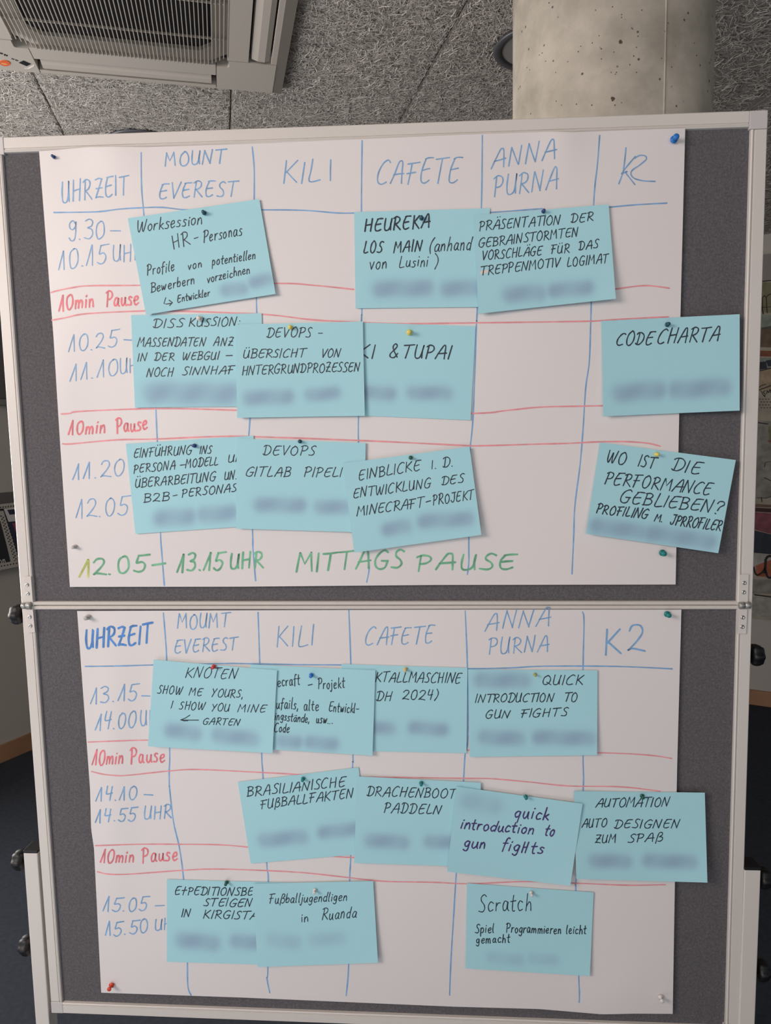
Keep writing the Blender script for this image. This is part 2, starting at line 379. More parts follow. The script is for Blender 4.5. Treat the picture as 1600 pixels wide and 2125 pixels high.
for k in range(4):                             # corner covers, louvre flaps and the slot interiors
    R = Matrix.Translation((-S_ / 2, -S_ / 2, 0)) @ Matrix.Rotation(k * math.pi / 2, 4, 'Z')
    bm = bmesh.new(); h = S_ / 2
    poly = [(.2365, h - .0295), (h - .0295, h - .0295), (h - .0295, .2365), (h - .155, .2365), (h - .155, .265), (.265, h - .155), (.2365, h - .155)]
    slab_bm(bm, [Vector((x, y, -.0005)) for x, y in poly], (0, 0, HT - .001))
    for v in bm.verts: v.co = R @ v.co
    link_bm('corner_cover', bm, M['ac'], ac)
    bm = bmesh.new()
    pr = [(h - .100, .012), (h - .096, .004), (h - .080, -.001), (h - .062, -.002), (h - .050, .002), (h - .047, .010), (h - .060, .012)]
    a = [bm.verts.new((-.222, y, z)) for y, z in pr]; c = [bm.verts.new((.222, y, z)) for y, z in pr]
    for i in range(len(pr)):
        j = (i + 1) % len(pr); bm.faces.new([a[i], a[j], c[j], c[i]])
    bm.faces.new(a[::-1]); bm.faces.new(c)
    for v in bm.verts: v.co = R @ v.co
    link_bm('louvre_flap', bm, M['ac'], ac)
bm = bmesh.new(); box_bm(bm, (-S_ + .04, -S_ + .04, HT - .004), (-.04, -.04, HT - .002)); link_bm('inner_tray', bm, M['ac_in'], ac)
# intake grille: backing rim, dark filter, slats and cross bars
bm = bmesh.new()
go, gi2 = .268, .222
def ringpoly(r, c): return [(-r + c, -r), (r - c, -r), (r, -r + c), (r, r - c), (r - c, r), (-r + c, r), (-r, r - c), (-r, -r + c)]
ro, ri = ringpoly(.269, .055), ringpoly(.224, .03)
vo = [bm.verts.new((x - S_ / 2, y - S_ / 2, .009)) for x, y in ro]; vi = [bm.verts.new((x - S_ / 2, y - S_ / 2, .014)) for x, y in ri]; vt = [bm.verts.new((x - S_ / 2, y - S_ / 2, .024)) for x, y in ri]; vq = [bm.verts.new((x - S_ / 2, y - S_ / 2, .024)) for x, y in ro]
for i in range(8):
    j = (i + 1) % 8
    bm.faces.new([vo[i], vo[j], vi[j], vi[i]]); bm.faces.new([vi[i], vi[j], vt[j], vt[i]]); bm.faces.new([vt[i], vt[j], vq[j], vq[i]]); bm.faces.new([vq[i], vq[j], vo[j], vo[i]])
gr = link_bm('intake_grille', bm, M['ac'], ac)
bm = bmesh.new(); box_bm(bm, (-S_ / 2 - .224, -S_ / 2 - .224, .0235), (-S_ / 2 + .224, -S_ / 2 + .224, .025)); link_bm('air_filter', bm, M['ac_in'], ac)
sl = None
NS = 54; pitch = .530 / (NS - 1)
meshes = {}
for i in range(NS):
    x = -.265 + i * pitch; half = .268 if abs(x) < .213 else .268 - (abs(x) - .213)
    key = round(half, 3)
    if key not in meshes:
        bm = bmesh.new(); box_bm(bm, (-.0010, -half, 0), (.0010, half, .0042), 0); o = link_bm('slat', bm, M['ac'], gr); meshes[key] = o.data
    else:
        o = bpy.data.objects.new('slat', meshes[key]); C.objects.link(o); o.parent = gr
    o.location = (-S_ / 2 + x, -S_ / 2, -.0008)
for yv in (-.285, -.44, -.595):
    bm = bmesh.new(); box_bm(bm, (-S_ / 2 - .262, yv - .0016, .0028), (-S_ / 2 + .262, yv + .0016, .0075)); link_bm('cross_bar', bm, M['ac'], gr)
def aloc(px, py, z=AZ):
    d = hit(px, py, 2, z)[:2] - A0; return (d @ U, d @ V)
def acflat(name, pix, m, t=.0012):
    pts = [Vector((*aloc(x, y), -.0006)) for x, y in pix]; bm = bmesh.new(); slab_bm(bm, pts, (0, 0, -t)); return link_bm(name, bm, m, ac)
acflat('badge_display', [(39, 129), (48, 125), (64, 132), (55, 136)], M['display'])
acflat('status_light', [(50, 141), (58, 141), (71, 134), (70, 137), (60, 142)], M['silver'])
acflat('orange_sticker', [(11 * math.cos(a) * 1.05 + 10, 6 * math.sin(a) + 130 + 1.2 * math.cos(a)) for a in [k * math.pi / 10 for k in range(20)]], M['orange'])
acflat('sticker_mark', [(2, 129), (12, 130), (17, 132), (10, 133), (3, 131)], mat('light_orange_print', (236, 168, 110), .5), .0016)
for k, q in enumerate([[(0, 108), (6, 110), (5, 112), (0, 110.5)], [(8, 111.5), (12, 112), (11, 115), (8, 114)], [(13, 113), (16, 114), (15, 116), (12, 115)], [(24, 120), (30, 122), (29, 123.5), (23, 121.5)], [(32, 122.5), (38, 125), (36, 126.5), (31, 124)]]):
    acflat('logo_mark', q, M['display'] if k < 3 else M['ring'], .0008)

# ------------------------------------------------------------------ things on the far walls
def wall_pt(px, py, off, side):
    n = nl if side == 'l' else nr; base = cor + n * off; d = ray(px, py)
    t = ((base - CAM[:2]) @ n) / (d[:2] @ n); return CAM + d * t
def wall_slab(name, pix, side, off, t, m, parent=None):
    n = nl if side == 'l' else nr
    pts = [Vector(wall_pt(x, y, off, side)) for x, y in pix]
    return slab(name, pts, (-n[0] * t, -n[1] * t, 0), m, parent)
def quad_on(side, px0, y0, y1, along0, along1):   # rectangle on a wall: heights from two pixel rows at column px0
    pass
# left: dark panel, brochure rack
def wall_rect(name, side, off, t, m, s0, s1, z0, z1, parent=None):
    n = nl if side == 'l' else nr; d = dl if side == 'l' else dr; a = cor + n * off + d * s0; b = cor + n * off + d * s1
    return slab(name, [Vector((*a, z0)), Vector((*b, z0)), Vector((*b, z1)), Vector((*a, z1))], (-n[0] * t, -n[1] * t, 0), m, parent)
def along(px, py, off, side):
    p = wall_pt(px, py, off, side); d = dl if side == 'l' else dr; return (p[:2] - cor) @ d, p[2]
sL, zA = along(12, 828, .02, 'l'); _, zB = along(12, 841, .02, 'l')
wp = wall_rect('wall_panel', 'l', .022, .02, M['panel_dark'], sL - .9, sL + 1.6, zA, 2.45)
tag(wp, 'dark grey wall panel hanging high on the left wall', 'panel')
wall_rect('ledge', 'l', .034, .032, mat('panel_ledge', (120, 116, 112), .6), sL - .9, sL + 1.6, zB, zA - .002, wp)
# brochure rack
s_, zt = along(20, 1022, .03, 'l'); _, zb = along(20, 1178, .05, 'l')
rk = empty('brochure_rack', (0, 0, 0)); tag(rk, 'perforated pale metal brochure rack on the left wall behind the board', 'rack')
wall_rect('back_panel', 'l', .010, .008, M['panel_dark'], s_ - .5, s_ + .9, zb, zt, rk)
wall_slab('top_strip', [(-120, 1060), (60, 1040), (60, 1049), (-120, 1070)], 'l', .03, .018, M['perforated'], rk)
wall_slab('bottom_strip', [(-140, 1196), (55, 1160), (56, 1172), (-140, 1212)], 'l', .05, .038, M['perforated'], rk)
wall_slab('divider', [(-2, 1062), (7, 1060), (42, 1168), (24, 1172)], 'l', .04, .028, M['perforated'], rk)
holes = bmesh.new()
def hole(px, py, off):
    c = Vector(wall_pt(px, py, off, 'l')); n3 = Vector((nl[0], nl[1], 0)); t3 = Vector((dl[0], dl[1], 0)); q = []
    for k in range(6):
        a = k * math.pi / 3; q.append(c + n3 * .0006 + t3 * .0035 * math.cos(a) + Vector((0, 0, .0035 * math.sin(a))))
    slab_bm(holes, q, -n3 * .001)
for k in range(26): hole(-96 + 6.2 * k, 1181 + (k - 0) * -.0 + (-.184 * (6.2 * k)) + 12, .0505)
for k in range(24): hole(-80 + 5.4 * k, 1062 - .112 * 5.4 * k, .0305)
for k in range(15):
    for j in range(3): hole(2 + j * 4.6 + k * 2.05, 1071 + k * 6.6 + (j % 2) * 3, .0405)
o = link_bm('punched_holes', holes, M['dark'], rk); o['kind'] = 'stuff'
bk = wall_slab('brochure', [(-70, 1092), (-1, 1080), (24, 1166), (-50, 1182)], 'l', .0385, .006, M['black_print'])
tag(bk, 'black printed brochure with white lettering, leftmost in the wall rack', 'brochure', 'brochures in the wall rack')
b2 = wall_slab('brochure', [(7, 1062), (60, 1052), (80, 1140), (34, 1150)], 'l', .0385, .006, M['navy'])
tag(b2, 'navy and magenta brochure with white head, right one in the wall rack', 'brochure', 'brochures in the wall rack')
wall_slab('white_header', [(8, 1056), (60, 1048), (63, 1078), (18, 1083)], 'l', .0395, .001, M['leaflet_white'], b2)
wall_slab('title_block', [(15, 1058), (60, 1054), (61, 1065), (20, 1068)], 'l', .0402, .0007, M['navy'], b2)
wall_slab('cover_photo', [(26, 1086), (60, 1082), (62, 1118), (36, 1112)], 'l', .0395, .001, M['magenta'], b2)
# right: ledge, picture
sR, z1 = along(1590, 528, .03, 'r'); _, z2 = along(1590, 582, .03, 'r')
tr = wall_rect('trim_1', 'r', .03, .028, mat('grey_trim_board', (132, 128, 122), .8), sR - 2.2, sR + 1.5, z2, z1); tag(tr, 'grey horizontal board above the painting', kind='structure')
sP, zp1 = along(1590, 583, .03, 'r'); _, zp0 = along(1575, 1284, .03, 'r')
pic = wall_rect('graffiti_painting', 'r', .03, .025, mat('grey_beige_canvas', (150, 142, 128), .8, 0, .22, 9, .3, 60), sP - 2.0, sP + 1.1, zp0, zp1 - .003)
tag(pic, 'large graffiti style canvas on the right wall behind the board', 'painting')
NP = dict(rust=(120, 66, 40), brown=(96, 78, 60), slate=(120, 128, 118), navy=(26, 32, 48), beige=(150, 132, 108), maroon=(118, 62, 72), dkred=(52, 22, 22), dkblue=(30, 38, 50), orange=(150, 82, 56), grey=(128, 124, 118), ltgrey=(150, 146, 140), black=(18, 16, 17), olive=(112, 108, 82))
NM = {k: mat('paint_' + k, v, .7, 0, .3, 25, .3, 60) for k, v in NP.items()}
def paint(pix, c, off=.0306): return wall_slab('paint_patch', pix, 'r', off, .0012, NM[c], pic)
paint([(1560, 585), (1640, 587), (1640, 650), (1560, 648)], 'olive')
paint([(1560, 651), (1640, 658), (1640, 686), (1560, 682)], 'slate')
paint([(1560, 684), (1600, 676), (1640, 672), (1640, 722), (1560, 720)], 'brown')
paint([(1560, 727), (1640, 729), (1640, 741), (1560, 739)], 'rust')
paint([(1560, 742), (1640, 744), (1640, 752), (1560, 772)], 'slate')
paint([(1570, 752), (1590, 750), (1592, 765), (1570, 768)], 'navy', .031)
paint([(1589, 748), (1640, 742), (1640, 762), (1594, 760)], 'navy', .0312)
paint([(1560, 776), (1600, 764), (1640, 756), (1640, 810), (1560, 808)], 'beige')
paint([(1555, 872), (1640, 876), (1640, 1030), (1555, 1036)], 'grey')
paint([(1594, 885), (1640, 887), (1640, 922), (1596, 920)], 'olive', .031)
paint([(1594, 913), (1601, 914), (1601, 918), (1594, 917)], 'maroon', .0314)
paint([(1555, 1045), (1640, 1050), (1640, 1054), (1555, 1052)], 'brown')
paint([(1555, 1053), (1640, 1057), (1640, 1066), (1555, 1061)], 'dkred')
paint([(1555, 1062), (1640, 1068), (1640, 1112), (1600, 1108), (1555, 1096)], 'maroon')
paint([(1555, 1098), (1600, 1109), (1640, 1114), (1640, 1154), (1555, 1146)], 'dkblue')
paint([(1555, 1148), (1640, 1156), (1640, 1170), (1555, 1186)], 'ltgrey')
paint([(1568, 1174), (1583, 1168), (1600, 1162), (1640, 1168), (1640, 1200), (1570, 1196)], 'orange', .031)
paint([(1555, 1201), (1640, 1206), (1640, 1232), (1555, 1232)], 'grey')
paint([(1555, 1238), (1640, 1244), (1640, 1284), (1555, 1279)], 'ltgrey')
def brush(pts, w, c='black', off=.0318):
    bm = bmesh.new()
    for (a, b) in zip(pts[:-1], pts[1:]):
        dx, dy = b[0] - a[0], b[1] - a[1]; L = math.hypot(dx, dy) or 1; nx, ny = -dy / L * w / 2, dx / L * w / 2
        slab_bm(bm, [Vector(wall_pt(x, y, off, 'r')) for x, y in ((a[0] + nx, a[1] + ny), (b[0] + nx, b[1] + ny), (b[0] - nx, b[1] - ny), (a[0] - nx, a[1] - ny))], (-nr[0] * -.0006, -nr[1] * -.0006, 0))
    link_bm('brush_line', bm, NM[c], pic)
for pts, w in (([(1582, 640), (1582, 618), (1586, 613), (1590, 617), (1592, 650)], 1.4), ([(1590, 617), (1596, 611), (1606, 609)], 1.4), ([(1579, 638), (1610, 636)], 1.2), ([(1581, 638), (1584, 652)], 2),
               ([(1575, 770), (1600, 764)], 2), ([(1572, 806), (1580, 800), (1590, 797)], 1.4), ([(1574, 810), (1600, 800)], 1.8), ([(1579, 811), (1584, 820), (1588, 824)], 1.4),
               ([(1589, 811), (1585, 812), (1584, 815), (1588, 817), (1587, 821), (1584, 820)], 1.3), ([(1591, 818), (1592, 810), (1595, 815), (1598, 808), (1600, 816)], 1.3),
               ([(1572, 877), (1594, 880)], 2), ([(1586, 970), (1588, 960), (1596, 958), (1606, 958)], 1), ([(1586, 991), (1600, 998)], 1.5), ([(1570, 1033), (1590, 1034), (1606, 1028)], 1), ([(1580, 1032), (1581, 1042)], 1.6),
               ([(1564, 1176), (1567, 1190), (1572, 1194), (1582, 1188), (1588, 1178)], 3.5), ([(1587, 1190), (1589, 1160), (1594, 1154), (1604, 1154)], 5), ([(1588, 1182), (1592, 1196), (1597, 1200), (1606, 1194)], 4), ([(1565, 1234), (1610, 1240)], 2.5)):
    brush(pts, w)
for j in range(4):
    for i in range(6): brush([(1576 + i * 6 + (j % 2) * 3, 828 + j * 6), (1578 + i * 6 + (j % 2) * 3, 828.5 + j * 6)], 1.8)

# ------------------------------------------------------------------ the pinboard
board = empty('pinboard', (0, 0, 0))
tag(board, 'folding moderation board with dark grey felt and white aluminium frame on posts', 'pinboard')
FW = .0232                                      # frame face width
O = {k: bp(*v) for k, v in dict(TL=(-27, 286), TR=(1594, 228), BR=(1533.5, 2156), BL=(107, 2102), ML=(44.7, 1256.5), MR=(1561.5, 1255.5)).items()}
def unit(a): a = np.array(a, float); return a / np.linalg.norm(a)
prof = [(0, .001), (.0012, -.0002), (.0165, -.0002), (.0170, .0012), (.0178, .0012), (.0184, .0), (.0205, -.0012), (.0226, .0), (.0232, .004), (.0232, .024), (0, .024)]
def rail(name, a, b, inward, s=1.0):
    bm = bmesh.new(); extrude_profile(bm, a, b, unit(inward), [(x * s, y) for x, y in prof]); return link_bm(name, bm, M['white_metal'], board)
down = np.array([0, 0, -1.]); right = np.array([1., 0, 0])
def cut(a, b, t): return a + (b - a) * t
def at_len(a, b, l): return a + unit(b - a) * l
gap = .0006
CW = .0265
rail('top_rail', at_len(O['TL'], O['TR'], CW + gap), at_len(O['TR'], O['TL'], CW + gap), down, 1.02)
rail('side_rail', at_len(O['TL'], O['ML'], CW + gap), O['ML'], right, .98)
rail('side_rail', at_len(O['TR'], O['MR'], CW + gap), O['MR'], -right, 1.05)
rail('side_rail', O['ML'] + down * .0008, at_len(O['BL'], O['ML'], CW * .85 + gap), right, .93)
rail('side_rail', O['MR'] + down * .0008, at_len(O['BR'], O['MR'], CW + gap), -right, 1.0)
rail('bottom_rail', at_len(O['BL'], O['BR'], CW * .8 + gap), at_len(O['BR'], O['BL'], CW + gap), -down, .92)
for nm, c, sx, sz, cw in (('TL', O['TL'], 1, -1, CW), ('TR', O['TR'], -1, -1, CW), ('BL', O['BL'], 1, 1, CW * .82), ('BR', O['BR'], -1, 1, CW)):
    lo = (min(c[0], c[0] + sx * cw), -.0006, min(c[2], c[2] + sz * cw)); hi = (max(c[0], c[0] + sx * cw), .024, max(c[2], c[2] + sz * cw))
    box('corner_cap', lo, hi, M['cap'], board, .0012)
# two thin middle rails
for (y0a, y1a, y0b, y1b) in ((1248.3, 1256.2, 1247.3, 1255.2), (1257.2, 1265.3, 1256.2, 1264)):
    bm = bmesh.new()
    a0, a1, b0, b1 = bp(70, y0a), bp(70, y1a), bp(1531, y0b), bp(1531, y1b)
    h = (a0[2] - a1[2])
    pr = [(0, .004), (.0006, .0), (.0022, -.0011), (.0028, -.0002), (h - .0028, -.0002), (h - .0020, -.0011), (h - .0005, 0), (h, .004), (h, .020), (0, .020)]
    extrude_profile(bm, a0, b0, down, pr); link_bm('middle_rail', bm, M['white_metal'], board)
# felt panels
def felt(a, b, c, d):
    slab('felt_panel', [Vector(p) + Vector((0, .0045, 0)) for p in (a, b, c, d)], (0, .012, 0), M['felt'], board)
e = .012
felt(O['TL'] + (e, 0, -e), O['TR'] + (-e, 0, -e), O['MR'] + (-e, 0, .003), O['ML'] + (e, 0, .003))
felt(O['ML'] + (e, 0, -.003), O['MR'] + (-e, 0, -.003), O['BR'] + (-e, 0, e), O['BL'] + (e, 0, e))
# hinges
def hinge(up, lo, bar, screws, side):
    bm = bmesh.new()
    slab_bm(bm, [Vector(bp(x, y, -.0022)) for x, y in up], (0, .0018, 0))
    slab_bm(bm, [Vector(bp(x, y, -.0022)) for x, y in lo], (0, .0018, 0))
    bmesh.ops.translate(bm, verts=bm.verts[:], vec=(0, -.0006, 0)); h = link_bm('hinge', bm, M['white_metal'], board)
    (x0, x1, yc, r) = bar; c0, c1 = bp(x0, yc, -.0035), bp(x1, yc, -.0035); L = c1[0] - c0[0]
    bm = bmesh.new(); R = r * .00078
    lathe_bm(bm, c0, (1, 0, 0), [(R * .85, 0), (R, .0008), (R, L * .47), (R * .82, L * .48), (R * .82, L * .51), (R, L * .52), (R, L - .0008), (R * .85, L)], 20)
    o = link_bm('hinge_barrel', bm, M['zinc'], h, True); o['label'] = 'zinc hinge knuckle'
    for (x, y) in screws:
        bm = bmesh.new(); c = bp(x, y, -.0022); lathe_bm(bm, c, (0, -1, 0), [(.0036, -.0005), (.0036, .0004), (.0029, .0016), (.0016, .0022), (.0013, .0012), (.0002, .0011)], 16)
        s = link_bm('screw', bm, M['steel'], h, True)
hinge([(49.5, 1196.5), (64.5, 1196), (68.5, 1249), (53.5, 1249)], [(54, 1265), (68.5, 1265), (73, 1312), (58, 1313)], (46, 65, 1257, 7), [(57, 1213.5), (58.7, 1232), (62.3, 1280), (63.7, 1298.5)], 'l')
hinge([(1535.5, 1192), (1553.5, 1192), (1551.5, 1249), (1533.5, 1249)], [(1532.5, 1264), (1550.5, 1264), (1548, 1315), (1530, 1315)], (1533, 1557, 1256, 7), [(1544, 1209.5), (1543, 1229), (1541, 1281), (1540, 1300.5)], 'r')
# posts with caps, knobs and foot bars
def post(x0, x1, zt, sgn):
    t = box('post', (x0, -.002, .03), (x1, .026, zt), M['white_metal'], board, .0015)
    box('post_cap', (x0 - .0003, -.0025, zt), (x1 + .0003, .030, zt + .005), M['black_plastic'], t, .001)
    return t
pl = post(-.6275, -.6022, .838, -1); pr_ = post(.6030, .6290, .832, 1)
for x in (-.615, .616):
    bm = bmesh.new(); box_bm(bm, (x - .02, -.28, .0), (x + .02, .30, .03), .004); link_bm('foot_bar', bm, M['white_metal'], board)
def knob(px, py, Y, sgn, x_in, R=.0168):
    c = bp(px, py, Y); bm = bmesh.new()
    x_in = x_in
    mod = lambda a: 1 + .09 * math.cos(6 * a)
    T = .021
    x0 = c[0] - sgn * T / 2
    lathe_bm(bm, (x0, c[1], c[2]), (sgn, 0, 0), [(R * .55, 0), (R * .92, .002), (R, .006), (R * .98, .012), (R * .82, .0185), (R * .45, .021)], 36, mod)
    L = abs(x0 - x_in)
    bm2 = bmesh.new(); lathe_bm(bm2, (x_in, c[1], c[2]), (sgn, 0, 0), [(.0055, -.002), (.0055, L + .001)], 16)
    k = link_bm('clamp_knob', bm, M['black_plastic'], board, True); link_bm('threaded_stem', bm2, M['black_plastic'], k, True)
knob(36, 1274.5, .022, -1, -.592); knob(1570, 1359, .018, 1, .592)
knob(40.5, 1784, .018, -1, -.625); knob(54.5, 1961, .018, -1, -.625)
knob(1586, 1821, .018, 1, .628); knob(1582, 2013, .018, 1, .628)

# ------------------------------------------------------------------ ink: a single-stroke handwriting alphabet
G = {}
def g(ch, w, *strokes):
    out = []
    for s in strokes:
        sm = s.startswith('~'); s = s.lstrip('~')
        out.append((sm, [tuple(float(v) for v in p.split(',')) for p in s.split()]))
    G[ch] = (w, out)
g('A', .66, '~0,0 .16,.42 .36,.9 .46,1 .54,.9 .58,.45 .60,0', '.12,.38 .68,.44')
g('B', .56, '.1,.97 .08,0', '~.02,.95 .3,1 .5,.86 .42,.62 .14,.54', '~.14,.54 .44,.5 .55,.28 .42,.06 .02,.02')
g('C', .6, '~.6,.9 .45,1 .22,.85 .05,.5 .06,.15 .25,0 .52,.1')
g('D', .64, '.2,.95 .16,.04', '~0,.86 .12,.98 .4,.96 .62,.7 .6,.3 .38,.02 .12,.0 .02,.1')
g('E', .58, '~.62,.97 .36,.97 .18,.93', '~.22,.93 .1,.6 .06,.3 .12,.05 .3,0 .52,.1', '.1,.5 .48,.55')
g('F', .56, '.2,.93 .14,0', '.0,.93 .62,.98', '.02,.5 .46,.54')
g('G', .64, '~.6,.88 .44,1 .2,.84 .05,.5 .08,.15 .28,0 .5,.08 .58,.4', '.34,.42 .64,.44')
g('H', .62, '.1,.98 .06,0', '.56,1 .5,.0', '.08,.48 .54,.54')
g('I', .14, '.1,1 .04,0')
g('J', .5, '.1,.95 .56,.97', '~.42,.96 .4,.3 .3,.02 .12,.02 .02,.2')
g('K', .58, '.1,1 .06,0', '.56,.98 .1,.44', '.14,.5 .58,.02')
g('L', .5, '~.14,1 .08,.5 .04,.1 .16,.0 .5,.08')
g('M', .74, '.0,.0 .1,.98', '.1,.98 .34,.4 .6,.98', '.6,.98 .68,.02')
g('N', .66, '.0,.0 .12,.96', '.12,.96 .48,.02', '.48,.02 .62,1')
g('O', .62, '~.36,1 .12,.8 .04,.4 .14,.06 .36,0 .56,.25 .58,.65 .44,.93 .3,1')
g('P', .54, '.14,.94 .08,0', '~.0,.88 .2,1 .46,.92 .52,.7 .38,.5 .12,.44')
g('Q', .66, '~.36,1 .12,.8 .04,.4 .14,.08 .36,.02 .56,.25 .58,.65 .44,.93 .3,1', '.36,.26 .7,-.02')
g('R', .6, '.14,.94 .08,0', '~.0,.88 .22,1 .46,.9 .48,.68 .34,.52 .12,.46', '.16,.46 .6,.0')
g('S', .48, '~.5,.9 .34,1 .16,.86 .18,.64 .36,.44 .42,.2 .28,.02 .0,.06')
g('T', .6, '.34,.93 .26,0', '.0,.93 .68,.98')
g('U', .58, '~.08,.98 .04,.5 .08,.1 .24,0 .42,.12 .5,.5 .54,.98 .5,.5 .54,.04')
g('V', .56, '.04,.98 .22,0', '.22,0 .58,.98')
g('W', .8, '~.04,.98 .08,.3 .18,0 .32,.3 .42,.8', '~.42,.8 .46,.25 .56,0 .68,.4 .8,.98')
g('X', .5, '.0,.5 .5,.56', '.3,.95 .18,0')
g('Y', .56, '.06,.98 .28,.5', '~.56,1 .3,.5 .1,0')
g('Z', .56, '~.06,.94 .3,1 .5,.95', '~.5,.95 .3,.5 .08,.04', '~.08,.04 .3,.08 .58,.02', '.1,.5 .48,.52')
g('Ä', .66, '~0,0 .16,.42 .36,.84 .46,.92 .54,.84 .58,.45 .60,0', '.12,.36 .68,.42', '.3,1.16 .32,1.2', '.56,1.18 .58,1.22')
g('Ö', .62, '~.36,.9 .12,.8 .04,.4 .14,.06 .36,0 .56,.25 .58,.6 .44,.85 .3,.9', '.2,1.14 .22,1.18', '.46,1.16 .48,1.2')
g('Ü', .58, '~.08,.9 .04,.5 .08,.1 .24,0 .42,.12 .5,.5 .54,.9 .5,.5 .54,.04', '.18,1.14 .2,1.18', '.44,1.16 .46,1.2')
g('ß', .52, '~.04,-.2 .12,.5 .22,.95 .44,.98 .48,.76 .28,.54', '~.28,.54 .52,.46 .54,.2 .36,.02 .2,.06')
g('1', .42, '.0,.04 .3,1', '.3,1 .34,0')
g('2', .54, '~.04,.8 .16,.98 .4,.98 .48,.74 .32,.42 .04,.08', '~.04,.08 .2,.12 .58,.02')
g('3', .54, '~.06,.9 .3,1 .5,.86 .44,.64 .2,.54 .46,.46 .54,.22 .36,.0 .04,.06')
g('4', .54, '~.14,1 .1,.7 .08,.5 .2,.46 .5,.52', '~.46,.96 .4,.4 .36,0')
g('5', .56, '~.2,.96 .14,.7 .12,.52 .34,.56 .5,.38 .42,.08 .22,-.02 .02,.1', '.18,.95 .66,.98')
g('9', .5, '~.44,.86 .28,1 .1,.86 .12,.6 .3,.52 .46,.7 .48,.92', '~.48,.92 .5,.4 .4,.02 .22,-.06 .06,.08')
g('0', .56, '~.34,.98 .12,.8 .06,.4 .16,.04 .34,0 .52,.25 .54,.65 .44,.93 .28,.96')
g('.', .16, '.04,.02 .08,.0')
g(',', .16, '.08,.08 .02,-.16')
g(':', .16, '.06,.1 .08,.08', '.1,.5 .12,.48')
g('-', .4, '.02,.42 .36,.44')
g('?', .56, '~.06,.78 .2,.98 .46,.98 .52,.74 .3,.5 .22,.22', '.14,.0 .17,-.03')
g('(', .3, '~.34,1.08 .12,.75 .04,.35 .12,-.1')
g(')', .3, '~.1,1.08 .26,.75 .26,.35 .04,-.12')
g('&', .62, '~.6,.3 .4,.0 .14,.02 .08,.28 .36,.62 .46,.86 .32,1 .18,.82 .3,.5 .62,.02')
g('!', .2, '.1,1 .06,.3', '.05,.02 .08,0')
# lower case
g('a', .46, '~.4,.5 .2,.56 .04,.3 .12,.04 .3,.12 .4,.5', '~.4,.5 .38,.15 .48,.02')
g('ä', .46, '~.4,.5 .2,.56 .04,.3 .12,.04 .3,.12 .4,.5', '~.4,.5 .38,.15 .48,.02', '.14,.74 .15,.78', '.34,.76 .35,.8')
g('b', .44, '~.1,1 .06,.4 .06,.06', '~.06,.3 .24,.54 .4,.36 .32,.06 .06,.04')
g('c', .4, '~.38,.48 .2,.56 .04,.3 .14,.02 .38,.1')
g('d', .46, '~.36,.48 .2,.56 .04,.3 .14,.02 .32,.12', '~.46,1 .4,.5 .38,.0')
g('e', .42, '~.06,.26 .34,.34 .32,.54 .14,.5 .04,.24 .16,.0 .4,.1')
g('f', .34, '~.42,.95 .28,1 .18,.7 .12,-.1', '.02,.54 .36,.58')
g('g', .44, '~.38,.5 .2,.56 .04,.34 .14,.1 .3,.16 .38,.5', '~.38,.5 .34,-.15 .2,-.3 .04,-.2')
g('h', .44, '.12,1 .04,.02', '~.06,.28 .24,.54 .36,.4 .38,.02')
g('i', .16, '.08,.52 .06,.02', '.1,.74 .12,.78')
g('j', .22, '~.14,.52 .12,-.1 .0,-.3 -.08,-.2', '.16,.74 .18,.78')
g('k', .4, '.1,1 .04,.02', '.36,.5 .08,.24', '.14,.28 .4,.02')
g('l', .18, '~.12,1 .05,.4 .06,.04 .14,.02')
g('m', .66, '.06,.52 .04,.02', '~.06,.3 .2,.54 .3,.4 .3,.04', '~.32,.3 .48,.54 .58,.4 .58,.02')
g('n', .42, '.06,.52 .04,.02', '~.06,.3 .22,.54 .34,.4 .36,.02')
g('o', .42, '~.24,.54 .06,.4 .06,.12 .22,.0 .38,.2 .34,.48 .2,.54')
g('p', .44, '.08,.54 .02,-.34', '~.06,.36 .24,.56 .4,.38 .32,.08 .08,.06')
g('q', .44, '~.36,.5 .2,.56 .04,.34 .14,.08 .32,.2 .38,.54 .3,-.34')
g('r', .32, '.06,.52 .04,.02', '~.06,.28 .18,.5 .34,.52')
g('s', .36, '~.36,.5 .18,.56 .12,.4 .3,.22 .24,.02 .0,.04')
g('t', .34, '~.2,.9 .14,.4 .16,.04 .3,.02', '.0,.56 .36,.6')
g('u', .44, '~.06,.52 .04,.16 .16,.0 .32,.16 .38,.52', '~.38,.52 .38,.14 .46,.0')
g('v', .38, '.04,.52 .18,.0', '.18,.0 .38,.54')
g('w', .56, '~.04,.52 .1,.0 .26,.4', '~.26,.4 .34,.0 .54,.54')
g('x', .4, '.04,.5 .38,.02', '.38,.52 .02,.0')
g('y', .42, '~.06,.52 .08,.2 .22,.1 .38,.5', '~.38,.5 .3,-.15 .1,-.3')
g('z', .4, '.04,.5 .38,.52', '.38,.52 .04,.04', '.04,.04 .4,.04')
def catmull(P, n=5):
    if len(P) < 3: return P
    Q = [P[0]] + list(P) + [P[-1]]; out = []
    for i in range(1, len(Q) - 2):
        p0, p1, p2, p3 = Q[i-1], Q[i], Q[i+1], Q[i+2]
        for k in range(n):
            t = k / n; a = [.5 * (2 * p1[j] + (-p0[j] + p2[j]) * t + (2 * p0[j] - 5 * p1[j] + 4 * p2[j] - p3[j]) * t * t + (-p0[j] + 3 * p1[j] - 3 * p2[j] + p3[j]) * t ** 3) for j in (0, 1)]
            out.append(tuple(a))
    out.append(P[-1]); return out
RJ = random.Random(11)
